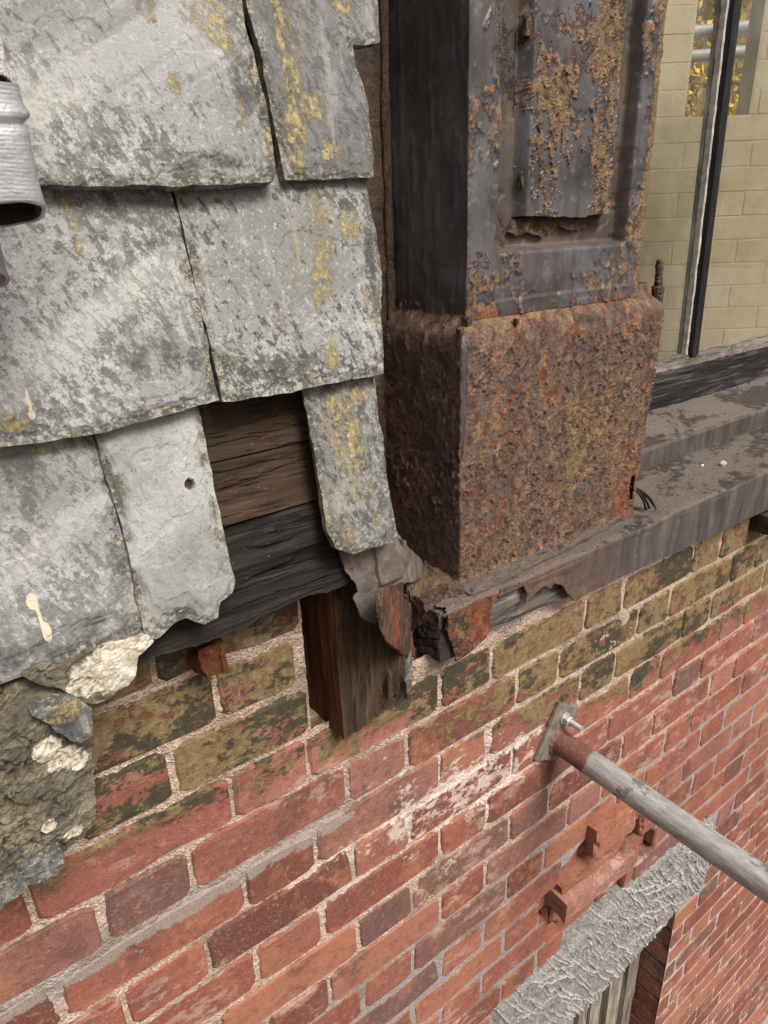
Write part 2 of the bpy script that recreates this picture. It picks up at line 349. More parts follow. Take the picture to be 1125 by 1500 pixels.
def m_iron():
    b = NB('rusted_iron', 0.5, 0.5); rust = b.attr('rust'); fl = b.attr('flake'); og = b.attr('orange'); dk = b.attr('dark'); cell = b.attr('cell')
    big = b.noise(9, 6, .62); mid = b.noise(62, 8, .74); fine = b.noise(260, 5, .74); strk = b.noise(30, 7, .66, b.scale((1.5, 1.5, .14)))
    paint = b.ramp(big, [(.3, (.030, .027, .028)), (.46, (.066, .063, .067)), (.6, (.105, .103, .111)), (.78, (.17, .168, .175))])
    paint = b.mix(b.mul(b.st(strk, .48, .66), .55), paint, (.050, .032, .024)); paint = b.mix(b.mul(b.st(mid, .55, .62), .4), paint, (.20, .19, .19))
    rc = b.ramp(b.add(mid, b.mul(b.sub(cell, .5), .22)), [(.28, (.026, .013, .009)), (.40, (.078, .036, .021)), (.48, (.14, .064, .035)), (.54, (.155, .094, .068)), (.60, (.25, .108, .050)), (.68, (.33, .185, .095)), (.8, (.46, .33, .21))])
    rc = b.mix(b.mul(b.st(fine, .55, .64), .6), rc, (.34, .235, .145)); rc = b.mix(b.mul(b.st(fine, .45, .35), .65), rc, (.030, .018, .013))
    gm = b.mul(b.st(b.ma('FRACT', b.mul(cell, 13.7)), .62, .66), b.st(cell, .02, .03)); rc = b.mix(b.mul(gm, .75), rc, b.ramp(mid, [(.35, (.058, .047, .046)), (.65, (.155, .135, .13))]))
    orange = b.ramp(mid, [(.32, (.070, .019, .009)), (.5, (.18, .050, .019)), (.66, (.29, .105, .042))]); rc = b.mix(b.mul(b.st(b.add(og, b.mul(b.sub(mid, .5), .9)), .4, .6), .9), rc, orange)
    tan = b.ramp(b.add(b.mul(fine, .6), b.mul(mid, .4)), [(.32, (.04, .024, .014)), (.45, (.115, .068, .033)), (.54, (.215, .138, .066)), (.64, (.33, .235, .125)), (.78, (.50, .40, .26))])
    edge = b.st(b.add(rust, b.mul(b.sub(mid, .5), 1.0)), .40, .47)
    c = b.mix(edge, paint, rc); c = b.mix(b.st(b.add(fl, b.add(b.mul(b.sub(mid, .5), 1.0), b.mul(b.sub(fine, .5), .7))), .40, .56), c, tan)
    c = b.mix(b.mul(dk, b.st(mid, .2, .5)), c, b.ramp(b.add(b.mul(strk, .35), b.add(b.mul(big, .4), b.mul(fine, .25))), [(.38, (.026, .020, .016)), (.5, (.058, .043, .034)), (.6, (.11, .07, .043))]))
    rg = b.add(b.ramp(edge, [(0, .34), (1, .56)]), b.mul(dk, .30))
    h = b.add(b.mul(mid, b.add(b.mul(edge, .9), .16)), b.mul(fine, b.add(b.mul(edge, .5), .05)))
    return b.done(c, rg, b.bump(h, 0.0042))
def m_wood(name, cols, sc3, cracks=0.6, rough=0.85, warm=None):
    b = NB(name, rough, 0.25); v = b.scale(sc3); g = b.noise(30, 7, .65, v, .8); f = b.noise(150, 5, .7, v, .3); p = b.noise(10, 5, .6)
    c = b.ramp(g, [(.28, cols[0]), (.45, cols[1]), (.58, cols[2]), (.75, cols[3])])
    c = b.mix(b.mul(b.st(f, .52, .66), .55), c, cols[3]); c = b.mix(b.mul(b.st(f, .44, .32), .7), c, tuple(q * .35 for q in cols[0]))
    if warm: c = b.mix(b.mul(b.st(p, .5, .64), .8), c, warm)
    dust = b.mul(b.st(b.vor(130), .13, .06), b.st(b.noise(12, 4), .5, .6)); c = b.mix(b.mul(dust, .45), c, (.30, .26, .21))
    cr = b.st(b.noise(55, 4, .6, v), .45, .38)
    h = b.sub(b.add(b.mul(g, .8), b.mul(f, .5)), b.mul(cr, cracks)); return b.done(c, None, b.bump(h, 0.004))
def m_sill():
    b = NB('sill_metal', 0.55, 0.4); up = b.xyz(b.nor)[2]
    big = b.noise(7, 6, .65, b.scale((.6, 1, 1)), .8); mid = b.noise(60, 6, .7); fine = b.noise(260, 5, .7); strk = b.noise(34, 6, .6, b.scale((1.4, 1, .15)))
    face = b.ramp(strk, [(.3, (.038, .033, .033)), (.5, (.075, .066, .064)), (.66, (.12, .105, .10)), (.8, (.17, .12, .095))])
    x, y, z = b.xyz(); ru = b.mul(b.st(x, 1.05, .62), b.st(mid, .34, .58)); face = b.mix(ru, face, b.ramp(fine, [(.3, (.07, .035, .025)), (.55, (.16, .08, .05)), (.75, (.26, .16, .11))]))
    dust = b.ramp(fine, [(.25, (.042, .033, .027)), (.45, (.09, .074, .061)), (.62, (.145, .121, .102)), (.8, (.33, .29, .25))])
    top = b.mix(b.st(b.add(big, b.mul(b.sub(mid, .5), .5)), .5, .43), dust, b.ramp(mid, [(.3, (.018, .015, .014)), (.7, (.052, .043, .038))]))
    spk = b.st(b.vor(150), .10, .05); top = b.mix(b.mul(spk, b.st(big, .45, .6)), top, (.6, .55, .48))
    c = b.mix(b.st(up, .35, .8), face, top); h = b.add(b.mul(mid, .6), b.mul(fine, .4))
    return b.done(c, b.ramp(up, [(.2, .45), (.8, .85)]), b.bump(h, 0.0022))
def m_lintel():
    b = NB('tooled_stone', 0.72, 0.45); n = b.noise(40, 6, .68); f = b.noise(220, 5, .7); rdg = b.attr('ridge')
    c = b.ramp(f, [(.28, (.085, .084, .082)), (.5, (.21, .208, .20)), (.72, (.42, .418, .405))]); c = b.mix(b.mul(b.st(b.add(rdg, b.mul(b.sub(f, .5), 1.5)), .25, .8), .85), c, b.ramp(f, [(.3, (.26, .26, .255)), (.7, (.62, .62, .61))])); c = b.mix(b.mul(b.st(n, .48, .36), .6), c, (.10, .097, .09))
    c = b.mix(b.mul(b.st(n, .56, .7), .5), c, (.22, .19, .14)); return b.done(c, None, b.bump(b.add(n, b.mul(f, .6)), .004))
def m_lump():
    b = NB('lime_mortar_lump', 0.92, 0.2); w = b.attr('white'); k = b.attr('crack'); n = b.noise(45, 6, .7); f = b.noise(200, 5, .7); big = b.noise(13, 5, .6)
    c = b.ramp(n, [(.3, (.055, .050, .040)), (.45, (.125, .112, .083)), (.56, (.205, .185, .135)), (.72, (.36, .34, .275))]); c = b.mix(b.mul(b.st(big, .5, .66), .7), c, (.14, .13, .11))
    lch = b.mul(b.st(b.noise(30, 8, .76), .5, .58), b.st(f, .42, .55)); c = b.mix(b.mul(lch, .6), c, (.36, .335, .21)); c = b.mix(b.mul(b.st(b.noise(90, 6, .75), .53, .6), .7), c, (.06, .052, .04))
    wh = b.ramp(b.noise(110, 7, .76), [(.28, (.20, .15, .09)), (.42, (.52, .44, .32)), (.58, (.78, .75, .67))]); c = b.mix(b.st(b.add(b.mul(w, .5), b.mul(b.sub(b.noise(40, 8, .78), .5), 1.8)), .25, .36), c, wh)
    c = b.mix(b.mul(k, .85), c, (.06, .05, .04)); return b.done(c, None, b.bump(b.add(b.mul(n, .7), b.mul(f, .8)), .0055))
def m_glass():
    b = NB('window_glass'); b.t.nodes.remove(b.b); tr = b.n('ShaderNodeBsdfTransparent'); gl = b.n('ShaderNodeBsdfGlossy'); gl.inputs['Roughness'].default_value = 0.02
    tr.inputs[0].default_value = (.93, .95, .93, 1); fr = b.n('ShaderNodeFresnel'); fr.inputs[0].default_value = 1.5
    df = b.n('ShaderNodeBsdfDiffuse'); df.inputs[0].default_value = (.5, .47, .4, 1); m1 = b.n('ShaderNodeMixShader'); m2 = b.n('ShaderNodeMixShader')
    dg = b.noise(5, 3, .5, b.scale((1, 1, 1.6)), .4); b.put(m1.inputs[0], b.add(.04, b.add(b.mul(b.st(b.noise(14, 6, .7, b.scale((1, 1, .6))), .4, .7), .10), b.mul(b.st(dg, .5, .56), .05)))); b.t.links.new(tr.outputs[0], m1.inputs[1]); b.t.links.new(df.outputs[0], m1.inputs[2])
    b.put(m2.inputs[0], b.mul(fr.outputs[0], 2.2)); b.t.links.new(m1.outputs[0], m2.inputs[1]); b.t.links.new(gl.outputs[0], m2.inputs[2]); b.t.links.new(m2.outputs[0], b.out.inputs[0]); return b.m
def m_tape():
    b = NB('silver_tape', 0.3, 0.5, 0.55); n = b.noise(30, 5, .6); f = b.noise(120, 5, .7, b.scale((.3, .3, 2.2)))
    x, y, z = b.xyz(); rib = b.ma('SINE', b.mul(b.add(z, b.mul(b.noise(20, 3), .006)), 2 * math.pi / .0021))
    stain = b.mul(b.st(b.noise(22, 5, .6), .52, .66), b.st(z, .045, .018)); c = b.ramp(f, [(.3, (.40, .41, .44)), (.5, (.46, .47, .50)), (.7, (.54, .55, .58))])
    c = b.mix(b.mul(stain, .8), c, (.45, .3, .2)); return b.done(c, b.ramp(n, [(.3, .28), (.7, .45)]), b.bump(b.add(b.mul(rib, .02), b.mul(n, 2.4)), .0010))
def m_galv():
    b = NB('scaffold_tube_metal', 0.42, 0.5, 0.0); x, y, z = b.xyz(); d = y; mid = b.noise(50, 6, .7, b.scale((2.4, .5, 2.4))); f = b.noise(220, 5, .7); blot = b.noise(22, 5, .65)
    rust = b.st(b.add(d, b.mul(b.sub(blot, .5), .05)), .558, .568)
    grey = b.ramp(mid, [(.3, (.16, .155, .15)), (.5, (.30, .295, .285)), (.68, (.42, .415, .40)), (.8, (.52, .5, .46))]); grey = b.mix(b.mul(b.st(blot, .57, .63), .7), grey, (.075, .07, .066))
    sp = b.st(b.vor(60), .14, .06); grey = b.mix(b.mul(sp, .5), grey, (.55, .45, .3))
    ru = b.ramp(f, [(.28, (.07, .03, .022)), (.5, (.15, .062, .042)), (.72, (.24, .12, .085))]); c = b.mix(rust, grey, ru)
    return b.done(c, b.ramp(rust, [(0, .4), (1, .72)]), b.bump(b.add(mid, b.mul(f, .5)), .0012))
BRICK = m_brick(); MORTAR = m_mortar(); SLATE = m_slate(); IRON = m_iron(); SILL = m_sill(); LINTEL = m_lintel(); LUMP = m_lump(); GLASS = m_glass(); TAPE = m_tape(); GALV = m_galv()
CHAR = m_wood('charred_timber', ((.006, .005, .005), (.013, .011, .010), (.023, .019, .017), (.052, .044, .038)), (.07, 1, 1), .9, .75, (.035, .019, .011))
BOARD = m_wood('brown_board', ((.014, .009, .006), (.032, .020, .013), (.052, .033, .021), (.088, .057, .036)), (.10, 1, 1), .8, .88, (.045, .031, .023))
POSTW = m_wood('weathered_post', ((.018, .011, .007), (.040, .025, .016), (.066, .043, .028), (.12, .083, .058)), (1, 1, .09), .9, .85, (.060, .027, .013))
POSTR = m_wood('red_stained_post', ((.030, .010, .005), (.075, .024, .010), (.12, .042, .017), (.17, .07, .032)), (1, 1, .09), .5, .75)
GREYW = m_wood('grey_timber', ((.05, .046, .042), (.11, .10, .092), (.17, .155, .14), (.26, .24, .215)), (.08, 1, 1), .8, .85, (.10, .075, .05))
BLACKV = m_wood('black_painted_bar', ((.006, .006, .007), (.012, .012, .013), (.018, .018, .020), (.05, .048, .046)), (1, 1, .06), .25, .4)
BLACKW = m_wood('black_painted_timber', ((.007, .007, .008), (.014, .014, .016), (.024, .024, .027), (.16, .155, .15)), (.06, 1, 1), .5, .45)
ENDG = plain('charred_end_grain', (.038, .028, .024), .8, .6, 120, .002)
OLDF = m_wood('old_window_paint', ((.07, .055, .04), (.19, .165, .13), (.29, .255, .205), (.46, .43, .37)), (1, 1, .07), .8)
PUTTY = plain('dry_putty', (.42, .39, .35), .85, .4, 70, .002)
FLASH = plain('grey_flashing', (.135, .112, .100), .72, .45, 60, .0012)
DARK = plain('dark_void_shade', (.02, .016, .013), .9, .3)  # near-black colour standing in for shade inside openings

# ------------------------------------------------------------------ ground and brick wall
WD = 0.643; PITCH = 0.0775; ZT = -0.6076; BOND = 0.3379
g = mk('ground', [(-60, -60, -HC), (60, -60, -HC), (60, 60, -HC), (-60, 60, -HC)], [(0, 1, 2, 3)], plain('yard_paving', (.09, .085, .08), .9, .4, 3, .01)); g['kind'] = 'structure'
OPX0, OPX1, OPZ = 0.82, 1.443, -1.845       # opening below the lintel
LX0, LX1, LZ0, LZ1 = 0.70, 1.585, -1.848, -1.520
wall = thing('brick_wall', 'red brick wall with flaking olive and black paint on its upper courses', 'wall', (1.0, WD, -3.4))
def wallblock(x0, x1, z0, z1, d0=0.665, d1=0.95):
    return [(x0, d0, z0), (x1, d0, z0), (x1, d1, z0), (x0, d1, z0), (x0, d0, z1), (x1, d0, z1), (x1, d1, z1), (x0, d1, z1)]
BQ = [(0, 1, 5, 4), (1, 2, 6, 5), (2, 3, 7, 6), (3, 0, 4, 7), (4, 5, 6, 7), (3, 2, 1, 0)]
V = []; F = []
for b in ((-1.2, 0.334, -0.575, -0.36), (-1.2, .334, -4.3, -0.5755), (.3345, OPX0 - .0115, -4.3, -0.611), (.485, OPX0 - .0115, -.6105, -.5755), (OPX0 - .011, OPX1 + .011, OPZ + .02, -0.5755), (OPX1 + .0115, 4.0, -4.3, -0.5755)):
    F += [tuple(i + len(V) for i in q) for q in BQ]; V += wallblock(*b, d0=0.672)
mk('wall_core', V, F, MORTAR, wall)
holepoly = np.array([at(x, y, WD)[[0, 2]] for x, y in ((792, 1326), (818, 1290), (858, 1238), (880, 1215), (905, 1196), (950, 1200), (962, 1235), (925, 1290), (838, 1380), (800, 1372))])
def brick_mesh(w, h, seed, dep=0.1):
    q = random.Random(seed); n = []
    for i in range(4):                        # outline points, four edges
        a = [(-w / 2, -h / 2), (w / 2, -h / 2), (w / 2, h / 2), (-w / 2, h / 2)][i]; b = [(-w / 2, -h / 2), (w / 2, -h / 2), (w / 2, h / 2), (-w / 2, h / 2)][(i + 1) % 4]
        L = abs(a[0] - b[0]) + abs(a[1] - b[1]); ts = (0.05, 0.35, 0.68, 0.95) if L > .15 else (0.07, 0.5, 0.93) if L > .09 else (0.1, 0.9)
        for t in ts: n.append((a[0] + (b[0] - a[0]) * t, a[1] + (b[1] - a[1]) * t))
    V = []; N = len(n); cut = [q.uniform(.0015, .0045) * (2.2 if q.random() < .14 else 1) for _ in n]
    for (x, z), c in zip(n, cut):
        s_ = max(abs(x) / (w / 2), abs(z) / (h / 2)); V.append((x - math.copysign(min(c, abs(x)), x) * (abs(x) > w / 2 - .012), q.uniform(-.0006, .0006), z - math.copysign(min(c, abs(z)), z) * (abs(z) > h / 2 - .008)))
    for (x, z), c in zip(n, cut): V.append((x + q.uniform(-.0006, .0006), c * .9 + .0008, z + q.uniform(-.0006, .0006)))
    for (x, z) in n: V.append((x, dep, z))
    Fq = [tuple(range(N))]
    for i in range(N):
        j = (i + 1) % N; Fq.append((i, i + N, j + N, j)); Fq.append((i + N, i + 2 * N, j + 2 * N, j + N))
    me = bpy.data.meshes.new('brick'); me.from_pydata(V, [], Fq); me.materials.append(BRICK); return me
SW, HW, BH = 0.2243, 0.1013, 0.0700
MESH = {'s': [brick_mesh(SW, BH, 100 + i) for i in range(9)], 'h': [brick_mesh(HW, BH, 200 + i) for i in range(7)]}
def project(p):
    c = CAM @ np.asarray(p, float)
    if c[2] < .05: return None
    return 562.5 + FPX * c[0] / c[2], 750 + FPX * c[1] / c[2], c[2]
spots = []
for k in range(-4, 36):
    z = ZT - PITCH * k - PITCH / 2; s0 = 0.220 if k % 2 == 0 else 0.0492
    for n in range(-4, 9):
        for kind, x0, w in (('h', s0 + n * BOND, 0.1075), ('s', s0 + n * BOND + 0.1075, 0.2304)):
            x1 = x0 + w
            if k < 0 and x0 > 0.30: continue
            segs = [(x0, min(x1, .340) if k < 0 else x1)]
            if z < LZ1 - .005 and z > LZ0 - .02: segs = [(x0, min(x1, LX0)), (max(x0, LX1), x1)]
            elif z < OPZ: segs = [(x0, min(x1, OPX0)), (max(x0, OPX1), x1)]
            for a, b in segs:
                if b - a < 0.045 and z < OPZ and a >= OPX1: carry = (k, a); continue
                if 'carry' in globals() and carry[0] == k and abs(b - a - w) < .002 and 0 <= a - carry[1] < .05: a = carry[1]; carry = (-99, 0)
                if b - a < 0.03: continue
                xs_ = np.linspace(a, b, 24); ins_ = inside(holepoly, xs_, xs_ * 0 + z)
                if ins_.any():
                    xl_, xr_ = xs_[ins_][0], xs_[ins_][-1]
                    if xl_ - a > .035: spots.append(['c', (a + xl_) / 2, z, xl_ - a, False])
                    spots.append(['c', (xl_ + xr_) / 2, z, max(xr_ - xl_, .03), True])
                    if b - xr_ > .035: spots.append(['c', (b + xr_) / 2, z, b - xr_, False])
                else: spots.append([kind if abs(b - a - w) < .004 else 'c', (a + b) / 2, z, b - a, False])
vis = []; rest = []
for s_ in spots:
    pr = project((s_[1], WD, s_[2])); w = s_[3]
    if pr is None: continue
    m_ = 60 * 1.2 / pr[2]
    ok = -m_ < pr[0] < 1125 + m_ and -m_ < pr[1] < 1500 + m_ and s_[2] < -.40
    (vis if ok else rest).append((w / pr[2] ** 2, s_))
vis.sort(key=lambda q: -q[0]); rest += vis[290:]; vis = vis[:290]
def brick_me(kind, w, i):
    if kind in MESH: return MESH[kind][i % len(MESH[kind])]
    return brick_mesh(w - .008, BH, 300 + i)
for i, (_, (kind, x, z, w, broken)) in enumerate(vis):
    me = brick_me(kind, w, rng.randrange(100)); o = bpy.data.objects.new('brick', me); link(o, wall)
    dep = WD + rng.uniform(-.0013, .0013) + (0.024 + rng.uniform(-.004, .003) if broken else 0)
    if kind == 'c' and abs(x + w / 2 - OPX0) < .01: x -= .002
    o.location = np.array((x + rng.uniform(-.0012, .0012), dep, z + rng.uniform(-.001, .001))) - LOC[wall]
    o.rotation_euler = (rng.uniform(-.006, .006) + (rng.uniform(-.06, .06) if broken else 0), rng.uniform(-.007, .007), rng.uniform(-.006, .006))
V = []; F = []
for _, (kind, x, z, w, broken) in rest:
    me = brick_me(kind, w, rng.randrange(100)); b0 = len(V)
    V += [(v.co.x + x, v.co.y + WD, v.co.z + z) for v in me.vertices]; F += [tuple(i + b0 for i in p.vertices) for p in me.polygons]
o = mk('outlying_bricks', V, F, BRICK, wall); o['kind'] = 'stuff'
# broken, loosened bricks round the hole over the lintel
mk('cavity_shade', [at(px_, py_, .6712) for px_, py_ in ((770, 1330), (812, 1280), (858, 1228), (880, 1205), (905, 1186), (950, 1190), (975, 1235), (925, 1300), (838, 1390), (785, 1380))][::-1], [tuple(range(10))], DARK, wall)  # added dark sheet, its colour painting the shade in the brick cavity
def chunk(px, py, d, size, rot, lab, seed, rough=1.0, tint=(1, 1, 1)):
    c = at(px, py, d); sx, sy, sz = size              # (px, py): lower left front corner
    def amp(P, U):
        cen = np.array((c[0] + sx / 2, d + sy / 2, c[2] + sz / 2)); dr = (P - cen) / (np.array(size) / 2); m2 = np.sort(np.abs(dr), 1)[:, 1]
        cut = np.clip(m2 - .80, 0, 1) * np.clip(fbm(P + seed, 30, 2, seed + 6) + .05, 0, 1); fr = fbm(P + seed, 24, 3, seed) * .0018 * rough + fbm(P + seed, 120, 3, seed + 3) * .0006
        rgt = (U[:, 0] > .98) * fbm(P + seed, 32, 3, seed + 8) * .012; e = np.sign(dr) * (np.abs(dr) > .98) * fr[:, None] - dr * (cut * .045)[:, None]; e[:, 0] += rgt; return e
    from mathutils import Euler
    o = relief_box('broken_brick', (c[0], d, c[2]), (c[0] + sx, d + sy, c[2] + sz), (26, 12, 14), BRICK, wall, amp, Euler(rot).to_matrix()); o['label'] = lab; o.color = (*tint, 1)
chunk(874, 1262, .612, (.130, .09, .074), (-.10, .03, -.05), 'broken brick jutting out at an angle, topmost of the loose ones', 3, .8, (.85, .85, .85))
chunk(823, 1334, .624, (.225, .09, .060), (-.03, .03, -.02), 'crumbling brick hanging over the lintel', 5, 2.0, (.75, .72, .68))
chunk(830, 1356, .604, (.215, .09, .058), (.02, .01, -.03), 'smooth pinkish broken brick directly above the lintel', 8, .4, (1.25, 1.5, 1.6))
chunk(936, 1228, .634, (.075, .08, .066), (-.12, -.05, .08), 'small tilted brick fragment under the scaffold tube', 12, .7, (1.1, 1.15, 1.2))
chunk(914, 1300, .645, (.045, .06, .10), (.05, .15, .1), 'narrow upright brick fragment beside the lintel', 14, 1.0, (.8, .8, .85))
chunk(822, 1284, .662, (.165, .09, .062), (.02, .0, .02), 'recessed orange brick behind the broken ones', 17, .6, (1.1, 1.1, 1.05))

# mortar bed: a rough sheet between and behind the bricks
def mortar_bed(x0, x1, z0, z1, res, name):
    nu = int((x1 - x0) / res) + 1; nv = int((z1 - z0) / res) + 1
    U, Z = np.meshgrid(np.linspace(x0, x1, nu), np.linspace(z0, z1, nv)); u = U.ravel(); z = Z.ravel(); P = np.column_stack((u, u * 0, z))
    rough = ss(-1.16, -1.10, z)
    h = -0.0034 + (fbm(P, 60, 3, 5) * .0016 + vnoise(P * 210, 8) * .0010 + fbm(P, 9, 2, 4) * .0012) * (.35 + .65 * rough) + (1 - rough) * .0012
    sm = ss(.034, .010, np.abs(z + .775 + fbm(P, 6, 2, 31) * .01)) * ss(.52, .36, u) * ss(.0, .5, fbm(P, 8, 3, 33)); h = h + sm * (.0040 + .0012 * fbm(P, 50, 3, 34))
    hc = holepoly.mean(0); inh = inside(hc + (holepoly - hc) * np.array((1.04, 1.13)), u, z); h = np.where(inh, -.05, h)
    V = np.column_stack((u, WD - h, z)); cu = (U[:-1, :-1] + U[1:, 1:]).ravel() / 2; cz = (Z[:-1, :-1] + Z[1:, 1:]).ravel() / 2
    keep = ~(((cu > OPX0 - .003) & (cu < OPX1 + .003) & (cz < OPZ + .02))); keep &= ~((cz > -0.572) & (cu > .338)) & ~((cz > -0.604) & (cu > .338) & (cu < .48))
    F = quads(nu, nv)[keep]; F = F; V, F, _ = compact(V, F); return mk(name, V, F, MORTAR, wall, None, True)
mortar_bed(-0.2, 0.99, -1.26, -0.37, .0024, 'mortar')
mortar_bed(0.99, 2.75, -1.26, -0.55, .0045, 'mortar')
mortar_bed(-0.2, 2.9, -3.3, -1.26, .006, 'mortar')
# reveal mortar behind the end bricks of the opening is the wall core itself

# lintel
def lintel():
    pl = wallplane(0.634); poly = ragged(np.array(((LX0, LZ0 + .01), (.95, LZ0 - .004), (1.28, LZ0 + .002), (LX1 - .01, LZ0 + .03), (LX1, LZ1 - .12), (LX1 - .03, LZ1 + .0), (1.3, LZ1 + .012), (1.0, LZ1 - .004), (LX0, LZ1))), .0055, .008, 4)
    sdir_ = pl.hit(942, 1377) - pl.hit(889, 1326); sdir_ /= np.hypot(*sdir_); sn = np.array((-sdir_[1], sdir_[0]))
    q_ = np.random.RandomState(5); base_a = math.atan2(sdir_[1], sdir_[0]); STR = []
    for k in range(300):
        STR.append((q_.uniform(LX0, LX1), q_.uniform(LZ0, LZ1), base_a + q_.normal(0, .07) + (.45 if k % 9 == 0 else 0), q_.uniform(.06, .22), q_.uniform(.0014, .0032), q_.uniform(.25, 1)))
    def ridg(u, v):
        w_ = np.zeros(len(u)); wob = fbm(np.column_stack((u, v, v * 0)), 22, 2, 3) * .0040
        for (x, y, a_, L, wd_, s_) in STR:
            dx, dy = u - x, v - y; al = dx * math.cos(a_) + dy * math.sin(a_); ac = -dx * math.sin(a_) + dy * math.cos(a_) + wob; w_ = np.maximum(w_, s_ * ss(L * .5, L * .35, np.abs(al)) * ss(wd_, wd_ * .2, np.abs(ac)))
        return w_
    def hf(u, v, d):
        P = np.column_stack((u, v, v * 0)); return ridg(u, v) * .0058 + fbm(P, 24, 4, 3) * .0050 + fbm(P, 90, 3, 13) * .0016 - .012 * ss(.02, 0, d)
    o = sheet('stone_lintel', pl, poly, 0.0028, LINTEL, None, .10, hf, lambda u, v, d, h: {'ridge': ridg(u, v)})
    tag(o, 'rough tooled grey stone lintel over the lower window opening', 'lintel')
lintel()
# old window frame in the opening below
lw = thing('sash_window', 'weathered moulded timber sash window beneath the grey stone lintel', 'window', (1.2, .72, -3.3))
def vstrip(name, x0, x1, d0, d1, m, parent, z0=-3.3, z1=-1.80, amp=.0025):
    def am(P, U):
        e = np.zeros_like(P); q = P * np.array((1, 1, .08)); k = fbm(q, 90, 3, 5) * amp; e[:, 1] = k * (U[:, 1] < .5); e[:, 0] = k * .5; return e
    return relief_box(name, (x0, d0, z0), (x1, d1, z1), (8, 4, 90), m, parent, am)
for (a, b, d0, d1, nm) in ((1.385, 1.4385, .722, .80, 'outer_lining'), (1.338, 1.3835, .738, .80, 'moulding'), (1.300, 1.3365, .728, .80, 'moulding'), (1.245, 1.2985, .748, .80, 'sash_stile'), (1.205, 1.2435, .757, .80, 'sash_stile')):
    vstrip(nm, a, b, d0, d1, OLDF, lw)
relief_box('head_rail', (.825, .745, -1.93), (1.203, .80, -1.83), (20, 4, 6), OLDF, lw)
mk('pane', [(.82, .775, -3.3), (1.21, .775, -3.3), (1.21, .775, -1.93), (.82, .775, -1.93)], [(0, 1, 2, 3)], plain('dull_pane', (.30, .29, .24), .2, .2, 8, .0), lw)

# ------------------------------------------------------------------ timber behind and under the slates
def woodamp(seed, axis, a1=.0022, a2=.004, chew=0.0):
    def am(P, U):
        s3 = np.ones(3); s3[axis] = .12; q = P * s3; g_ = fbm(q + seed, 45, 4, seed); cr = ss(.42, .62, fbm(q + seed, 38, 3, seed + 5))
        e = np.zeros_like(P); k = g_ * a1 - cr * a2
        e[:, 1] -= k * (U[:, 1] < .02); e[:, 2] += k * (U[:, 2] > .98) * .7; e[:, 0] -= k * (U[:, 0] < .02) * .6
        if chew: 
            lowe = ss(.16, 0, U[:, 2]); e[:, 2] += lowe * (fbm(P * np.array((1, .3, .3)), 26, 4, seed + 7) * chew + chew * .6)
        return e
    return am
BZ = -.378
beam = relief_box('eaves_beam', (-.45, .580, BZ), (.405, .66, -.268), (300, 10, 60), CHAR, None, woodamp(2, 0, .0028, .005, .008))
tag(beam, 'long charred black timber beam running below the broken slates', 'beam')
bd = thing('sheathing', 'rough brown sheathing boards showing in the gap between slates', 'boards', (.2, .6, -.27))
def board(z0, z1, d0, d1, x1, seed):
    def am(P, U):
        e = woodamp(seed, 0, .002, .003)(P, U); e[:, 1] += (U[:, 2]) * (d1 - d0) ; return e
    relief_box('board', (-.45, d0, z0), (x1, d0 + .02, z1), (260, 3, 34), BOARD, bd, am)
board(-.2655, -.206, .592, .604, .352, 12); board(-.2035, -.135, .604, .617, .365, 15); board(-.132, -.05, .618, .634, .37, 18)
for k in range(6): board(-.048 + k * .09, .04 + k * .09, .636 + k * .0175, .653 + k * .0175, .42, 21 + k)
# post stub below the beam
def post():
    lo = (.366, .612, -.612); hi = (.470, .72, -.36)
    def am(P, U):
        e = np.zeros_like(P); q = P * np.array((1, 1, .10)); g_ = fbm(q, 60, 4, 3); cr = ss(.38, .6, fbm(q, 45, 3, 8)); k = g_ * .0022 - cr * .006
        rt = ss(.35, 0, U[:, 2]); e[:, 1] -= k * (U[:, 1] < .02) * (1 + rt); e[:, 0] -= fbm(q, 80, 3, 4) * .0012 * (U[:, 0] < .02)
        e[:, 2] += ss(.25, 0, U[:, 2]) * (fbm(P * np.array((1, .2, .2)), 55, 3, 12) * .008 + .012 * U[:, 0])
        e[:, 1] += .010 * rt * U[:, 0] * (U[:, 1] < .5); return e
    o = relief_box('timber_post', lo, hi, (60, 44, 110), POSTW, None, am)
    o.data.materials.append(POSTR)
    for p in o.data.polygons:
        if abs(p.normal.x) > .8 and p.normal.x < 0: p.material_index = 1
    tag(o, 'rotten brown post stub against the bricks under the beam', 'post')
post()
o = relief_box('wood_wedge', (.474, .618, -.606), (.502, .66, -.552), (10, 12, 16), GREYW, None, lambda P, U: np.column_stack((fbm(P, 70, 3, 2) * .004, fbm(P, 60, 3, 5) * .004 + (U[:, 0] * .02), fbm(P, 60, 3, 9) * .004)))
tag(o, 'small grey timber wedge beside the rotten post stub', 'wedge')
o = relief_box('wood_peg', (.196, .600, -.436), (.222, .66, -.400), (8, 8, 10), POSTR, None, lambda P, U: np.column_stack((fbm(P, 60, 3, 2) * .004, fbm(P, 60, 3, 5) * .003, fbm(P, 60, 3, 9) * .004 + U[:, 0] * .006)))
tag(o, 'little brown timber peg poking out below the charred beam', 'peg')

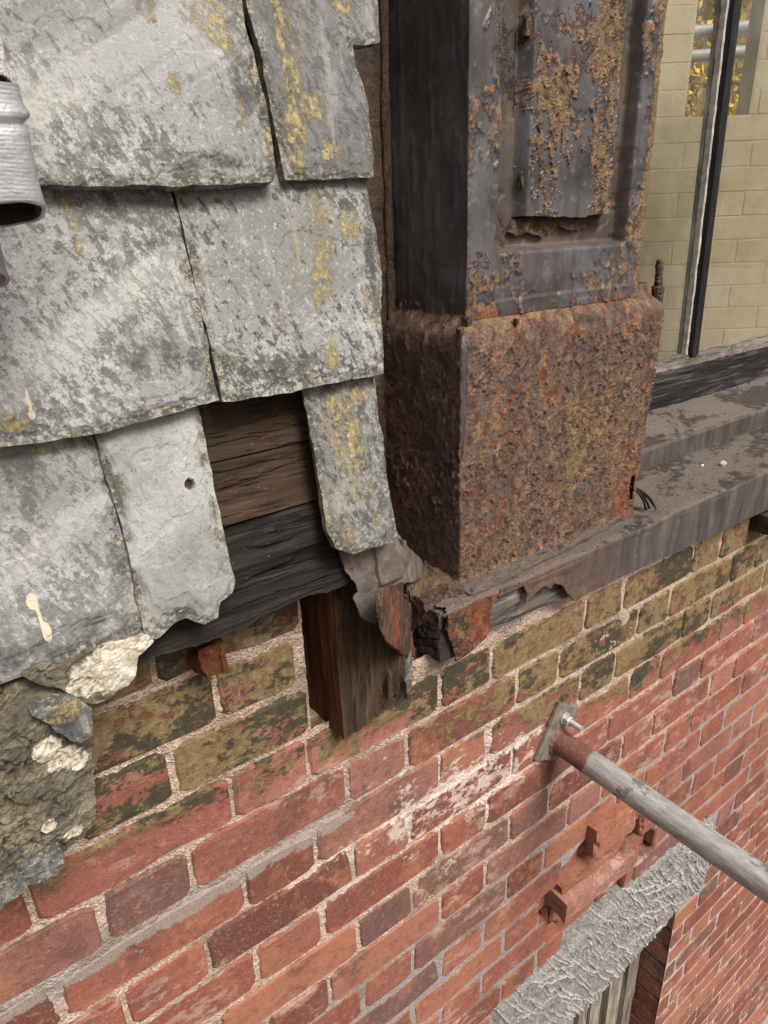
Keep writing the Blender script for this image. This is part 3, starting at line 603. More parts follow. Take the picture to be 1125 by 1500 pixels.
# ------------------------------------------------------------------ slates hung on the sloping face
SLOPE = math.atan(.194); SU = np.array((1.0, 0, 0)); SV = np.array((0, math.sin(SLOPE), math.cos(SLOPE)))
def splane(off): return Plane(np.array((0, .556, -.35)) + np.cross(SU, SV) * off, SU, SV)
sl = thing('slate_cladding', 'grey lichen streaked slates hung in broken courses beside the rusted column', 'slates', (.2, .56, -.35))
def slate(px, off, lift, color, seed, lab=None, res=.0022, amp=.0009, flake=.62, hole=None, lich=(), stain=(), white=()):
    pl = splane(off); raw = pl.poly(px); poly = ragged(raw, amp, .006, seed); vb = raw[:, 1].min(); vt = raw[:, 1].max()
    def hf(u, v, d):
        P = np.column_stack((u, v, u * 0 + seed)); up = np.clip((v - vb) / max(vt - vb, .05), 0, 1)
        h = lift * (1 - up) + fbm(P, 5, 3, seed) * .0022 + fbm(P * np.array((1, .7, 1)), 28, 4, seed + 2) * .0011
        nz = fbm(P, 34, 4, seed + 4); edge = d + nz * .010
        for w_, dp in ((.004, .0022), (.009, .0018), (.020, .0012)): h = h - flake * dp * ss(w_ + .0012, w_ - .0012, edge + .0012)
        # thin laminae that have come away, leaving small steps
        lam = fbm(P * np.array((.8, 1.3, 1)), 10, 5, seed + 8); h = h - .0013 * flake * ss(.30, .315, lam) - .0010 * flake * ss(-.42, -.43, lam)
        if hole is not None:
            c = pl.hit(*hole); rr = np.hypot(u - c[0], v - c[1]); h = h - .006 * ss(.0048, .0034, rr)
        return h
    def at_(u, v, d, h):
        P = np.column_stack((u, v, u * 0 + seed)); e = ss(.012, .002, d + fbm(P, 34, 4, seed + 4) * .006); hl = np.zeros(len(u))
        if hole is not None:
            c = pl.hit(*hole); hl = ss(.0052, .0040, np.hypot(u - c[0], v - c[1]))
        def blobs(L):
            w = np.zeros(len(u))
            for (x, y, rx, ry) in L:
                c = pl.hit(x, y); w = np.maximum(w, ss(1.3, .35, np.hypot((u - c[0]) / rx, (v - c[1]) / ry)))
            return w
        return {'edge': e, 'hole': hl, 'seedx': u * 0 + seed * 3.7, 'lichen': blobs(lich) * .55, 'stain': blobs(stain), 'white': blobs(white)}
    o = sheet('slate', pl, poly, res, SLATE, sl, .0065, hf, at_); o.color = (*color, 1)
    if lab: o['label'] = lab
    return o
slate([(-150, 700), (-150, 1075), (0, 1002), (80, 976), (150, 950), (214, 927), (203, 880), (183, 800), (166, 730), (140, 640), (140, 560), (-150, 600)], .004, .004, (.70, .35, .55), 1, 'pale lowest slate with a dark lower edge and two white spots', stain=[(60, 960, .07, .022), (150, 925, .05, .025), (-60, 990, .06, .03), (180, 860, .012, .05), (30, 700, .02, .03)], white=[(46, 880, .0055, .009), (68, 925, .0045, .012), (57, 900, .002, .02)], lich=[(80, 655, .04, .006)])
slate([(120, 560), (140, 640), (166, 730), (185, 800), (200, 872), (214, 938), (232, 934), (252, 916), (272, 906), (300, 916), (318, 905), (322, 881), (340, 868), (345, 850), (330, 790), (311, 690), (290, 594), (278, 545)], .008, .003, (.80, .06, .10), 2, 'smooth blue grey slate with a nail hole and a broken lower corner', .002, .0009, .7, (277, 709), stain=[(285, 895, .03, .012), (325, 845, .012, .02), (160, 700, .006, .05)], lich=[(208, 900, .004, .03)])
slate([(436, 540), (446, 572), (455, 620), (470, 720), (477, 775), (489, 803), (517, 812), (541, 804), (574, 794), (580, 784), (566, 690), (557, 600), (553, 540)], .010, .006, (.36, 1.0, .9), 3, 'narrow slate with thick yellow lichen streaks hanging alone over the torn flashing', .002, lich=[(500, 600, .020, .035), (520, 650, .014, .04), (530, 580, .02, .015), (548, 760, .008, .012), (478, 620, .006, .03)], stain=[(490, 790, .03, .02), (462, 650, .008, .07)])
slate([(-150, 240), (-150, 692), (0, 655), (62, 648), (150, 632), (232, 609), (317, 586), (305, 530), (290, 450), (264, 335), (250, 276), (240, 240)], .014, .010, (.74, .38, .72), 4, 'large mottled grey slate ending in a ragged sloping edge left of centre', lich=[(90, 300, .018, .012), (108, 340, .008, .03), (20, 620, .015, .012), (200, 290, .02, .006)], stain=[(150, 300, .06, .012), (230, 320, .02, .03), (250, 520, .06, .02), (292, 430, .008, .07)], white=[(44, 607, .0035, .005), (38, 585, .002, .012)])
slate([(246, 240), (256, 278), (276, 372), (300, 480), (322, 588), (338, 588), (380, 582), (440, 570), (556, 548), (557, 500), (556, 400), (546, 330), (532, 262), (528, 240)], .016, .011, (.72, .85, 1.0), 5, 'speckled slate with an ochre lichen stain beside the column', lich=[(466, 350, .020, .055), (470, 400, .012, .04), (470, 290, .024, .022), (505, 330, .02, .02), (480, 520, .012, .03), (460, 430, .006, .03), (540, 450, .012, .03)], stain=[(520, 300, .03, .012), (440, 285, .05, .008), (545, 420, .008, .08), (400, 540, .07, .015)])
slate([(-150, -260), (-150, 275), (70, 273), (150, 276), (226, 275), (330, 276), (397, 270), (400, 252), (385, 150), (363, 60), (354, 0), (330, -150), (318, -260)], .026, .011, (.76, .35, .7), 6, 'largest pale slate at the upper left behind the silver sleeve', lich=[(366, 60, .009, .12), (300, 15, .03, .05), (385, 180, .008, .08), (390, 220, .006, .04), (250, 130, .008, .012), (330, 20, .02, .02), (210, 10, .015, .02), (345, 170, .012, .02)], stain=[(300, 240, .07, .008), (345, 90, .02, .09)])
slate([(322, -260), (336, -150), (360, 0), (379, 80), (405, 220), (414, 266), (470, 265), (541, 262), (542, 232), (536, 170), (526, 120), (513, 69), (555, 63), (551, 0), (548, -150), (545, -260)], .022, .010, (.22, .8, .55), 7, 'dark grey slate with a stepped corner and yellow streak, highest beside the column', lich=[(415, 40, .016, .09), (430, 205, .018, .055), (405, -20, .02, .06), (495, 12, .018, .012), (450, 160, .02, .02), (480, 230, .02, .02)])
for sx_, (pa, of_, li_, sd_, c_) in enumerate((([(-156, 600), (-156, 1080), (-420, 1200), (-420, 600)], .005, .004, 21, (.66, .3, .6)), ([(-156, 240), (-156, 694), (-420, 760), (-420, 240)], .014, .010, 22, (.7, .4, .7)), ([(-158, -260), (-156, 275), (-420, 290), (-420, -260)], .026, .011, 23, (.72, .4, .7)))):
    slate(pa, of_, li_, c_, sd_, None, .004)
V, F = tubev([atz(277, 709, -.21) * 1.0 + np.array((0, 0, 0)), atz(277, 709, -.21) * 1.02], .003, 10)

# torn lime mortar and slate bits packed under the lowest slate
lump = thing('lime_mortar_fillet', 'crumbling lichen covered lime mortar lump under the lowest left slate', 'mortar', (.02, .58, -.6))
def lump_sheet(name, px, d, thick, seed, white, res=.0026, amp=.004, bulge=.007, m=None, lab=None, rough=1.0):
    pl = wallplane(d); poly = ragged(pl.poly(px), amp, .006, seed)
    def wmask(u, v):
        w = np.zeros(len(u))
        for (x, y, r) in white:
            c = pl.hit(x, y); w = np.maximum(w, ss(1.25, .75, np.hypot(u - c[0], (v - c[1]) * 1.15) / r))
        return w
    def crk(u, v):
        f1, f2, i = worley(u * 46 + .25 * vnoise(np.column_stack((u * 60, v * 60, u * 0)), 3), v * 46, seed); return ss(.09, .0, f2 - f1) * ss(-.1, .25, fbm(np.column_stack((u, v, u * 0)), 14, 2, seed + 3))
    def hf(u, v, d_):
        P = np.column_stack((u, v, u * 0)); f1, f2, i = worley(u * 70 + .4 * vnoise(P * 50, 5), v * 70, seed + 1)
        h = bulge * ss(0, .035, d_) + rough * (fbm(P, 14, 4, seed) * .0032 + fbm(P, 70, 3, seed + 2) * .0022 + (i - .5) * .0034 * ss(.02, .10, f2 - f1) - crk(u, v) * .0045 + (worley(u * 170, v * 170, seed + 6)[2] - .5) * .0018)
        return h + wmask(u, v) * .0012 + rough * fbm(P, 150, 3, 18) * .0012
    o = sheet(name, pl, poly, res, m or LUMP, lump, thick, hf, lambda u, v, d_, h: {'white': wmask(u, v) * (.42 if m is SLATE else 1), 'crack': crk(u, v), 'edge': ss(.01, 0, d_), 'hole': d_ * 0, 'seedx': u * 0 + seed, 'lichen': wmask(u, v) * .5, 'stain': u * 0})
    if lab: o['label'] = lab
    o.color = (.12, .0, .5, 1); return o
lump_sheet('mortar_body', [(-150, 1010), (0, 1003), (60, 985), (120, 1010), (136, 1045), (140, 1090), (133, 1112), (141, 1150), (142, 1195), (120, 1228), (96, 1246), (60, 1262), (20, 1290), (0, 1310), (-150, 1360)], .566, .06, 3, [(66, 1092, .013), (95, 1108, .015), (112, 1115, .012), (70, 1202, .007), (108, 1216, .010)])
lump_sheet('torn_mortar_flap', [(30, 990), (120, 958), (214, 930), (226, 938), (204, 962), (197, 990), (186, 1006), (160, 1022), (140, 1032), (118, 1026), (96, 1012), (60, 1000)],   .552, .016, 8, [(150, 985, .028), (185, 965, .028), (118, 1004, .012), (212, 940, .018)], .0022, .002, .002, None, 'torn white lime mortar flap hanging from the slate edge', .45)
lump_sheet('stone_fragment', [(44, 1046), (62, 1036), (98, 1018), (120, 1030), (136, 1040), (134, 1078), (118, 1086), (100, 1084), (72, 1064)], .549, .018, 12, [(96, 1042, .014), (76, 1050, .009)], .0022, .0018, .006, SLATE, 'pale crusted slate splinter wedged in the mortar', .5)
lump_sheet('slate_fragment', [(-60, 1350), (0, 1330), (40, 1300), (70, 1290), (95, 1270), (92, 1245), (70, 1250), (46, 1262), (30, 1270), (18, 1292), (-60, 1325)], .555, .05, 15, [], .0022, .0022, .006, SLATE, 'dark slate fragment under the mortar', .8)

# ------------------------------------------------------------------ rusted iron column casing
col = thing('iron_column', 'rusted iron column casing with flaking paint standing on the sill', 'column', (.8, .75, -.491))
def wrap(name, segs, z, inset, res, hfun, parent, mat, afun, xr=None, keepf=None):
    """Three sides of a casing: left (back to corner), front, right. hfun(face, s, z, x, d) -> outward relief."""
    XL, DF, XR, DB = segs; nz = len(z); NL = max(3, int((DB - DF) / (res * 1.5))); NF = int((XR - XL) / res); NRt = 8
    ins = inset(z)[:, None]; xl = XL + ins; df = DF + ins; xrv = (xr(z) if xr else np.full(nz, XR))[:, None] - ins
    t = np.linspace(0, 1, NL)[None, :]; Lx = xl + 0 * t; Ld = DB + (df - DB) * t
    t2 = np.linspace(0, 1, NF)[None, 1:]; Fx = xl + (xrv - xl) * t2; Fd = df + 0 * t2
    t3 = np.linspace(0, 1, NRt)[None, 1:]; Rx = xrv + 0 * t3; Rd = df + (DB - df) * t3
    X = np.concatenate((Lx, Fx, Rx), 1); Dd = np.concatenate((Ld, Fd, Rd), 1); n = X.shape[1]; Z = np.broadcast_to(z[:, None], X.shape)
    face = np.zeros(n); face[NL - 1] = .5; face[NL:NL + NF - 1] = 1; face[NL + NF - 2:] = 1.5; face[NL + NF - 1:] = 2
    face = np.broadcast_to(face[None, :], X.shape); x = X.ravel(); d = Dd.ravel(); zz = Z.ravel(); fc = face.ravel()
    h = hfun(fc, x, d, zz); nx = np.where(fc < .4, -1, np.where(fc < .6, -.7, np.where(fc < 1.4, 0, np.where(fc < 1.6, .7, 1)))); nd = np.where((fc > .4) & (fc < 1.6), -1.0, 0); nd = np.where((np.abs(fc - .5) < .1) | (np.abs(fc - 1.5) < .1), -.7, nd)
    V = np.column_stack((x + nx * h, d + nd * h, zz)); at_ = afun(fc, x, d, zz, h); F = quads(n, nz)
    if keepf is not None:
        c = V[F].mean(1); F = F[keepf(c)]
    V, F, at_ = compact(V, F, at_); return mk(name, V, F, mat, parent, at_, True)
def flakes(u, v, size, seed, warp=.35):
    P = np.column_stack((u, v, u * 0)); uu = u / size + warp * vnoise(P / size * .7, seed) + .5 * warp * vnoise(P / size * 2.2, seed + 5); vv = v / size * .62 + warp * vnoise(P / size * .7, seed + 2) + .5 * warp * vnoise(P / size * 2.2, seed + 7)
    f1, f2, idd = worley(uu, vv, seed); return f1, f2 - f1, idd
def uv_of(fc, x, d): return np.where(fc < .75, -d + .0, np.where(fc > 1.55, d, x))
# plinth
z = np.concatenate((np.arange(-.493, -.15, .0016), np.arange(-.15, -.098, .0013)))
def pin(z): return .018 * ss(-.138, -.108, z) + .004 * ss(-.155, -.128, z)
def p_fields(fc, x, d, z):
    u = uv_of(fc, x, d); P = np.column_stack((u, z, u * 0 + fc.round())); big = fbm(P, 9, 4, 3); front = ss(.6, .9, fc)
    f1, e, i = flakes(u, z, .0058, 21); f1b, eb, ib = flakes(u, z, .0125, 23); g1, ge, gi = flakes(u, z, .0042, 27)
    L = fbm(P, 11, 4, 51) + .9 * ss(-.27, -.16, z) * front - .35 > 0; e = np.where(L, eb * 1.2, e); i = np.where(L, ib, i)
    smooth = ss(.40, .52, .62 * fbm(P, 17, 4, 57) + .42 * (i - .5) + .60 * front * ss(.66, .612, x) * ss(-.34, -.16, z) - .10); smooth = np.maximum(smooth, front * ss(.014, .004, x - .607) * ss(-.4, -.2, z))
    smooth = smooth * (1 - ss(-.14, -.12, z)); cov = ss(.35, .5, i + .35 * fbm(P, 22, 3, 8)) * (1 - smooth)
    return u, P, big, front, f1, e, i, ge, gi, smooth, cov
def p_h(fc, x, d, z):
    u, P, big, front, f1, e, i, ge, gi, smooth, cov = p_fields(fc, x, d, z)
    curl = ss(0, .10, e) * (1 + 1.1 * ss(.34, .10, e)); h = cov * curl * (.0005 + .0013 * i) * ss(-.125, -.16, z)
    h = h + (1 - smooth) * ss(.02, .12, ge) * .0006 * gi + fbm(P, 40, 3, 5) * .0005 + fbm(P, 6, 2, 6) * .0012
    h = h * (.35 + .65 * front); h = h + .0022 * ss(.74, .88, i) * ss(.05, .2, e) * (1 - front) * ss(-.05, .3, big)
    return h + ss(-.478, -.492, z) * .003
def p_a(fc, x, d, z, h):
    u, P, big, front, f1, e, i, ge, gi, smooth, cov = p_fields(fc, x, d, z); b2 = fbm(P, 13, 4, 14)
    rust = np.clip(1 - smooth * .95, 0, 1); shoulder = ss(-.142, -.125, z)
    tan = cov * ss(.04, .12, e) * ss(.55, .8, (i * 7.3) % 1 + .45 * b2 + .12) * .42 * front + ss(-.1, .5, fbm(P, 14, 4, 17) + .5 * ss(.12, .0, np.hypot(x - .80, (z + .30) * .8))) * (.36 + .16 * ss(.18, .02, np.hypot(x - .80, (z + .31) * .9))) * front
    strk = ss(.12, .5, fbm(P * np.array((1, .16, 1)), 34, 3, 93)) * front * (1 - shoulder)
    og = ss(.80, .88, (i * 3.7) % 1 + .3 * b2) * .75 * front + ss(-.34, -.46, z) * .55 * front * ss(-.3, .2, b2) + shoulder * ss(.62, .68, x) * ss(.95, .75, x) * .55 * ss(-.2, .3, b2)
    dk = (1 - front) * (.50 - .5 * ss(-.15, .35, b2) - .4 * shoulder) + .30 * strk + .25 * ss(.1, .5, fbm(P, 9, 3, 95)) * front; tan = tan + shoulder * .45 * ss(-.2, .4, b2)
    return {'rust': np.maximum(rust, shoulder * .8), 'flake': tan * (1 - .9 * (1 - front) * (1 - shoulder)), 'orange': np.clip(og, 0, 1), 'dark': np.clip(dk, 0, 1), 'cell': np.where(smooth < .5, np.clip(i + .22 * (fbm(P, 8, 3, 91)) * front, 0, 1), 0)}
def p_xr(z): return 1.0 * np.interp(z, (-.495, -.46, -.40, -.30, -.20, -.13, -.09), (1.022, 1.024, 1.030, 1.038, 1.044, 1.050, 1.050))
def slot(c):                                # cable hole low on the right edge of the front
    a = (c[:, 1] < .70) & (c[:, 0] > 1.009 + .004 * np.sin(c[:, 2] * 90)) & (c[:, 0] < 1.021) & (c[:, 2] > -.462) & (c[:, 2] < -.418); return ~a
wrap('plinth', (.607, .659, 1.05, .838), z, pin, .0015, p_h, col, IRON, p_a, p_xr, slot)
# shaft
z = np.concatenate((np.arange(-.118, .30, .0024), np.arange(.30, .9, .02)))
def s_rec(x, z):
    w = .0008 * vnoise(np.column_stack((x * 0, z * 30, z * 0)), 3)
    step = ss(.668, .670, x) * ss(.964, .962, x) * .0022 * ss(-.0985, -.0965, z - 0)
    rec = ss(.683 + w, .691 + w, x) * ss(.957 + w, .949 + w, x) * ss(-.040, -.032, z); return step + .023 * rec
def s_fields(fc, x, d, z):
    u = uv_of(fc, x, d); P = np.column_stack((u, z, u * 0 + fc.round())); front = ss(.6, .9, fc) * ss(1.9, 1.6, fc); f1, e, i = flakes(u, z, .0075, 41)
    right = ss(.978, .986, x) * front; patch = fbm(P * np.array((1.4, .8, 1)), 15, 4, 44); low = ss(-.03, -.07, z) * ss(.69, .74, x) * ss(.97, .93, x)
    cov = ss(.36, .50, patch + .45 * low - .12 + .7 * (i - .5)) * front * (1 - .8 * ss(.004, .012, s_rec(x, z))); cov = np.maximum(cov, right * ss(.12, .3, i + .2)); return u, P, front, e, i, right, patch, low, cov
def s_h(fc, x, d, z):
    u, P, front, e, i, right, patch, low, cov = s_fields(fc, x, d, z); h = -s_rec(x, z) * front - front * .012 * ss(.985, 1.006, x) ** 2
    h = h + cov * ss(0, .1, e) * (1 + ss(.3, .1, e)) * (.0007 + .0010 * i) + fbm(P, 35, 3, 5) * .0006 + fbm(P, 6, 2, 7) * .0012
    h = h - .0016 * ss(.42, .52, fbm(P, 40, 3, 50)) * front; h = h + (1 - front) * .0008 * ss(.3, .5, fbm(P * np.array((3, .5, 1)), 30, 3, 9))
    return h
def s_a(fc, x, d, z, h):
    u, P, front, e, i, right, patch, low, cov = s_fields(fc, x, d, z); b2 = fbm(P, 14, 4, 15); inrec = ss(.006, .018, s_rec(x, z)) * front
    rust = .10 * front + .22 * (1 - front) + .42 * cov + .30 * ss(.15, .5, b2) * front + .5 * right + .25 * ss(-.09, -.115, z); tan = cov * ss(.25, .6, (i * 5.1) % 1 + .25 * b2 + .1) * (.58 - .25 * inrec) + right * .55
    og = ss(.2, .6, fbm(P, 30, 3, 19)) * .4 * cov + .6 * ss(-.095, -.115, z) * front
    dk = (1 - front) * (.22 + .3 * fbm(P * np.array((1, .3, 1)), 12, 3, 77) - .25 * ss(.1, .5, b2)) + inrec * (.9 + .3 * ss(.74, .72, x)); return {'rust': np.clip(rust, 0, 1), 'flake': np.clip(tan, 0, 1), 'orange': np.clip(og, 0, 1), 'dark': np.clip(dk, 0, 1), 'cell': i}  # dark: shade painted into the recess, side faces given a darker tone
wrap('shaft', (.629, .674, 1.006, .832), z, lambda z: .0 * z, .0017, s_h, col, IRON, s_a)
# raised panel plate in the recess
def panel():
    pl = wallplane(.699); poly = ragged(np.array(((.730, .004), (.80, .002), (.86, .001), (.90, .004), (.927, .006), (.927, .60), (.730, .60))), .0014, .008, 9)
    def fl(u, v):
        P = np.column_stack((u, v, u * 0)); f1, e, i = flakes(u, v, .0080, 61); patch = fbm(P * np.array((1.2, .75, 1)), 11, 5, 64) + .30 * ss(.76, .80, u) * ss(.90, .85, u); return P, e, i, ss(.26, .36, patch + .75 * (i - .5) - .5 * ss(.752, .740, u) - .5 * ss(.902, .914, u)), patch
    def hf(u, v, d):
        P, e, i, cov, patch = fl(u, v); bev = ss(.730, .743, u) * ss(.927, .912, u)
        return .0195 * bev - .002 + cov * ss(0, .1, e) * (1 + .8 * ss(.3, .1, e)) * (.0006 + .0011 * i) + fbm(P, 35, 3, 5) * .0006 + fbm(P, 7, 2, 6) * .0012
    def af(u, v, d, h):
        P, e, i, cov, patch = fl(u, v); b2 = fbm(P, 14, 4, 71)
        return {'cell': i, 'rust': .08 + .42 * cov + .35 * ss(.2, .5, b2), 'flake': cov * ss(.25, .6, (i * 5.7) % 1 + .3 * b2 + .15) * .60, 'orange': .55 * ss(.02, .0, v) * ss(-.1, .3, b2) + .2 * ss(.3, .6, b2), 'dark': .55 * ss(.738, .731, u) + .5 * ss(.92, .926, u)}  # bevel edges painted darker, carrying on the recess shade
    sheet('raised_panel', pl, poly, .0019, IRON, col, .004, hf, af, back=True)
panel()
IR1 = {'rust': lambda n: np.full(n, .8), 'flake': lambda n: np.full(n, .12), 'orange': lambda n: np.full(n, .15), 'dark': lambda n: np.full(n, .5)}
def iron_box(name, lo, hi, n, seed, amp=.002, parent=col, at=None, lab=None, m=None):
    def am(P, U): return np.column_stack([fbm(P + 3.1 * k, 45, 4, seed + k) * amp for k in range(3)])
    vals = {'rust': .8, 'flake': .12, 'orange': .15, 'dark': .5}; vals.update(at or {})
    o = relief_box(name, lo, hi, n, m or IRON, parent, am, None, False, lambda V, U: {k: np.clip(v + .35 * fbm(V, 22, 4, seed + 9), 0, 1) for k, v in vals.items()})
    if lab: o['label'] = lab
    return o
# crust under the torn panel edge
def crust():
    pl = wallplane(.697); poly = ragged(np.array(((.720, -.012), (.735, -.020), (.76, -.016), (.79, -.024), (.82, -.012), (.87, -.016), (.905, -.008), (.91, .004), (.735, .004))), .003, .006, 3)
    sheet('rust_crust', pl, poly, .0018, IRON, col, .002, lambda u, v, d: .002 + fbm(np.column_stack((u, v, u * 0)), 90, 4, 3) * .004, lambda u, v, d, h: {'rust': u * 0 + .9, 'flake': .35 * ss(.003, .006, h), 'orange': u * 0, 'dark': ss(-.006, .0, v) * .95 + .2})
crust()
iron_box('rear_flange', (.452, .826, -.50), (.628, .838, .9), (60, 4, 320), 31, .0022, at={'rust': 1.0, 'dark': .55, 'flake': .0, 'orange': .12})
V = []; zz_ = np.linspace(-.50, .9, 200); P = np.column_stack((zz_ * 0, zz_ * 0, zz_))
path = np.column_stack((.621 + .0012 * fbm(P, 9, 3, 4), .823 + 0 * zz_, zz_)); V, F = tubev(path, .0060 + .0012 * vnoise(P * 60, 3), 10)
mk('flange_bead', V, F, IRON, col, {'rust': np.full(len(V), .9), 'flake': np.clip(.2 + .4 * fbm(V, 30, 3, 3), 0, 1), 'orange': np.full(len(V), .1), 'dark': np.clip(.45 + .4 * fbm(V, 20, 3, 8), 0, 1)}, True)
pb = at(962, 446, .69); pt = at(967, 380, .69); n_ = 26
path = np.array([pb + (pt - pb) * k / (n_ - 1) for k in range(n_)]); rad = np.where(np.arange(n_) < 11, .0095, .0058) + .0012 * nr.rand(n_); rad[-1] *= .75
V, F = tubev(path, rad, 12); V += (nr.rand(*V.shape) - .5) * .0016
o = mk('pin', V, F, IRON, col, {'rust': np.full(len(V), .8), 'flake': np.clip(.25 + .5 * fbm(V, 70, 3, 3), 0, 1), 'orange': np.full(len(V), .2), 'dark': np.clip(.5 + .4 * fbm(V, 40, 3, 8), 0, 1)}); o['label'] = 'stubby corroded pin on the shoulder'
# lump of rust on the shoulder corner
for (px, py, d, r_) in ((684, 470, .655, .0055), (672, 484, .653, .004), (757, 88 * 0 + 472, .662, .004)):
    c = at(px, py, d); iron_box('rust_flake', c - r_, c + r_, (6, 6, 8), int(px), .003, at={'flake': .5, 'dark': .2})
for (px, py) in ((772, 40), (768, 262), (773, 246), (941, 90)):
    c = at(px, py, .688); iron_box('rust_flake', c - np.array((.004, .003, .010)), c + np.array((.004, .004, .009)), (6, 5, 10), int(px + py), .004, at={'flake': .45, 'dark': .2})

# ------------------------------------------------------------------ window sill: timber core under torn sheet metal
sill = thing('window_sill', 'dusty metal covered timber sill with a torn rusty front edge', 'sill', (1.2, .7, -.6))
ST = -.491; SF = .613; SX0 = .528; SX1 = 3.2
relief_box('timber_core', (SX0 + .012, SF + .010, -.571), (SX1, .76, ST - .006), (500, 12, 36), GREYW, sill, woodamp(41, 0, .0022, .006))
def top_sheet():
    V = []; xs = np.concatenate((np.arange(SX0, 1.9, .0035), np.arange(1.9, SX1, .03))); prof = [(SF, ST - .012), (SF - .0008, ST - .006), (SF + .0012, ST - .0018), (SF + .006, ST)]
    ds = np.concatenate((np.arange(SF + .012, .80, .0045),)); n = len(xs)
    rows = [np.column_stack((xs, xs * 0 + d, xs * 0 + z)) for d, z in prof] + [np.column_stack((xs, xs * 0 + d, xs * 0 + ST)) for d in ds]
    V = np.concatenate(rows); h = fbm(V, 7, 3, 3) * .0022 + fbm(V, 40, 4, 5) * .0010; V[:, 2] += h * ss(SF - .001, SF + .01, V[:, 1]); V[:, 1] += h * .6
    F = quads(n, len(rows)); c = V[F].mean(1); keep = ~((c[:, 0] < .60) & (fbm(c, 40, 3, 15) * .012 + (c[:, 0] - SX0) < .010) & (c[:, 1] < .66))
    return mk('top_sheet', V, F[keep], SILL, sill, None, True)
top_sheet()
pl = wallplane(SF)
fp = [pl.hit(*p) for p in ((704, 878), (735, 862), (762, 852), (772, 866), (768, 884), (778, 872), (795, 858), (804, 862), (808, 853), (820, 856), (828, 868), (842, 880), (860, 870), (874, 872))]
fascia = np.array([(.612, ST - .010), (.622, -.520)] + [tuple(p) for p in fp[1:13]] + [(.900, -.573), (1.5, -.588), (SX1, -.588), (SX1, ST - .008)])
sheet('front_fascia', pl, np.concatenate((ragged(fascia[:15], .0016, .005, 5, False), fascia[14:])), .0035, SILL, sill, .0022, lambda u, v, d: fbm(np.column_stack((u, v, u * 0)), 8, 3, 7) * .0022 + fbm(np.column_stack((u, v, u * 0)), 45, 3, 9) * .0007 + .003 * ss(.02, 0, d) * ss(.9, .8, u))
RA = lambda s_, og=.3, dk=.2, fl=.15: (lambda u, v, d, h: {'rust': np.full(len(u), .9), 'flake': np.clip(fl + .5 * fbm(np.column_stack((u, v, u * 0)), 30, 3, s_), 0, 1), 'orange': np.clip(og + .7 * fbm(np.column_stack((u, v, u * 0)), 16, 3, s_ + 1), 0, 1), 'dark': np.clip(dk + .5 * fbm(np.column_stack((u, v, u * 0)), 18, 3, s_ + 2), 0, 1)})
bumpy = lambda s_, a=.003: (lambda u, v, d: fbm(np.column_stack((u, v, u * 0)), 22, 4, s_) * a + fbm(np.column_stack((u, v, u * 0)), 90, 2, s_ + 1) * a * .4)
pl = wallplane(SF - .003); cp = np.array([(.541, ST - .004), (.540, -.515), (.553, -.550), (.560, -.578), (.585, -.572), (.605, -.568), (.622, -.556), (.626, -.530), (.628, ST - .002)])
o = sheet('corner_plate', pl, ragged(cp, .0022, .006, 8), .0022, IRON, sill, .003, bumpy(3), RA(5, .55, .05)); o['label'] = 'orange rusted plate wrapping the sill corner'
# end of the sill: iron cap with a rusted-through hole, charred grain inside
epl = Plane((SX0, 0, 0), (0, -1, 0), (0, 0, 1))   # u = -d
e_out = np.array([(-.612, ST), (-.612, -.506), (-.640, -.512), (-.664, -.528), (-.676, -.552), (-.678, -.577), (-.70, -.580), (-.742, -.552), (-.752, -.52), (-.752, ST)])
sheet('end_cap', epl, ragged(e_out, .002, .006, 11), .0024, IRON, sill, .004, bumpy(8, .004), RA(9, .25, .35, .05))
def eg(P, U):
    f1, f2, i = worley(P[:, 1] * 62, P[:, 2] * 78, 4); k = (ss(.16, .0, f2 - f1) * .007 - (i - .5) * .006); e = np.zeros_like(P); e[:, 0] = (k + .012 * ss(.4, 1, U[:, 2])) * (U[:, 0] < .02); return e
relief_box('charred_end', (SX0 + .006, SF + .006, -.574), (SX0 + .05, .72, ST - .012), (4, 70, 64), ENDG, sill, eg)
bA = np.array((.526, .662, 0)); bB = np.array((.428, .574, 0)); bu_ = (bA - bB) / np.linalg.norm(bA - bB)
bp = Plane((bB[0], bB[1], -.5), bu_, (0, 0, 1)); o = sheet('bent_plate', bp, ragged(bp.poly([(552, 864), (576, 858), (602, 884), (607, 962), (592, 958), (567, 941), (556, 905)]), .0014, .004, 17), .0018, IRON, sill, .0026, bumpy(19, .0025), RA(29, .25, .22, .05)); o['label'] = 'brown rusted plate bent in front of the post stub'
# rusted strip under the column foot
tp = Plane((0, 0, ST + .005), (1, 0, 0), (0, 1, 0))
strip = np.array([(.596, .626), (.606, .6205), (.66, .6215), (.74, .627), (.82, .633), (.90, .640), (.95, .648), (.99, .655), (.99, .69), (.60, .69)])
o = sheet('foot_strip', tp, ragged(strip, .0016, .006, 21), .0025, SILL, sill, .005, bumpy(23, .0022)); o['label'] = 'thin rusty strip under the column foot'
iron_box('scale_heap', (.530, .640, ST - .004), (.604, .74, ST + .010), (40, 50, 6), 77, .007, sill, {'rust': 1.0, 'flake': .35, 'dark': .45, 'orange': .05})
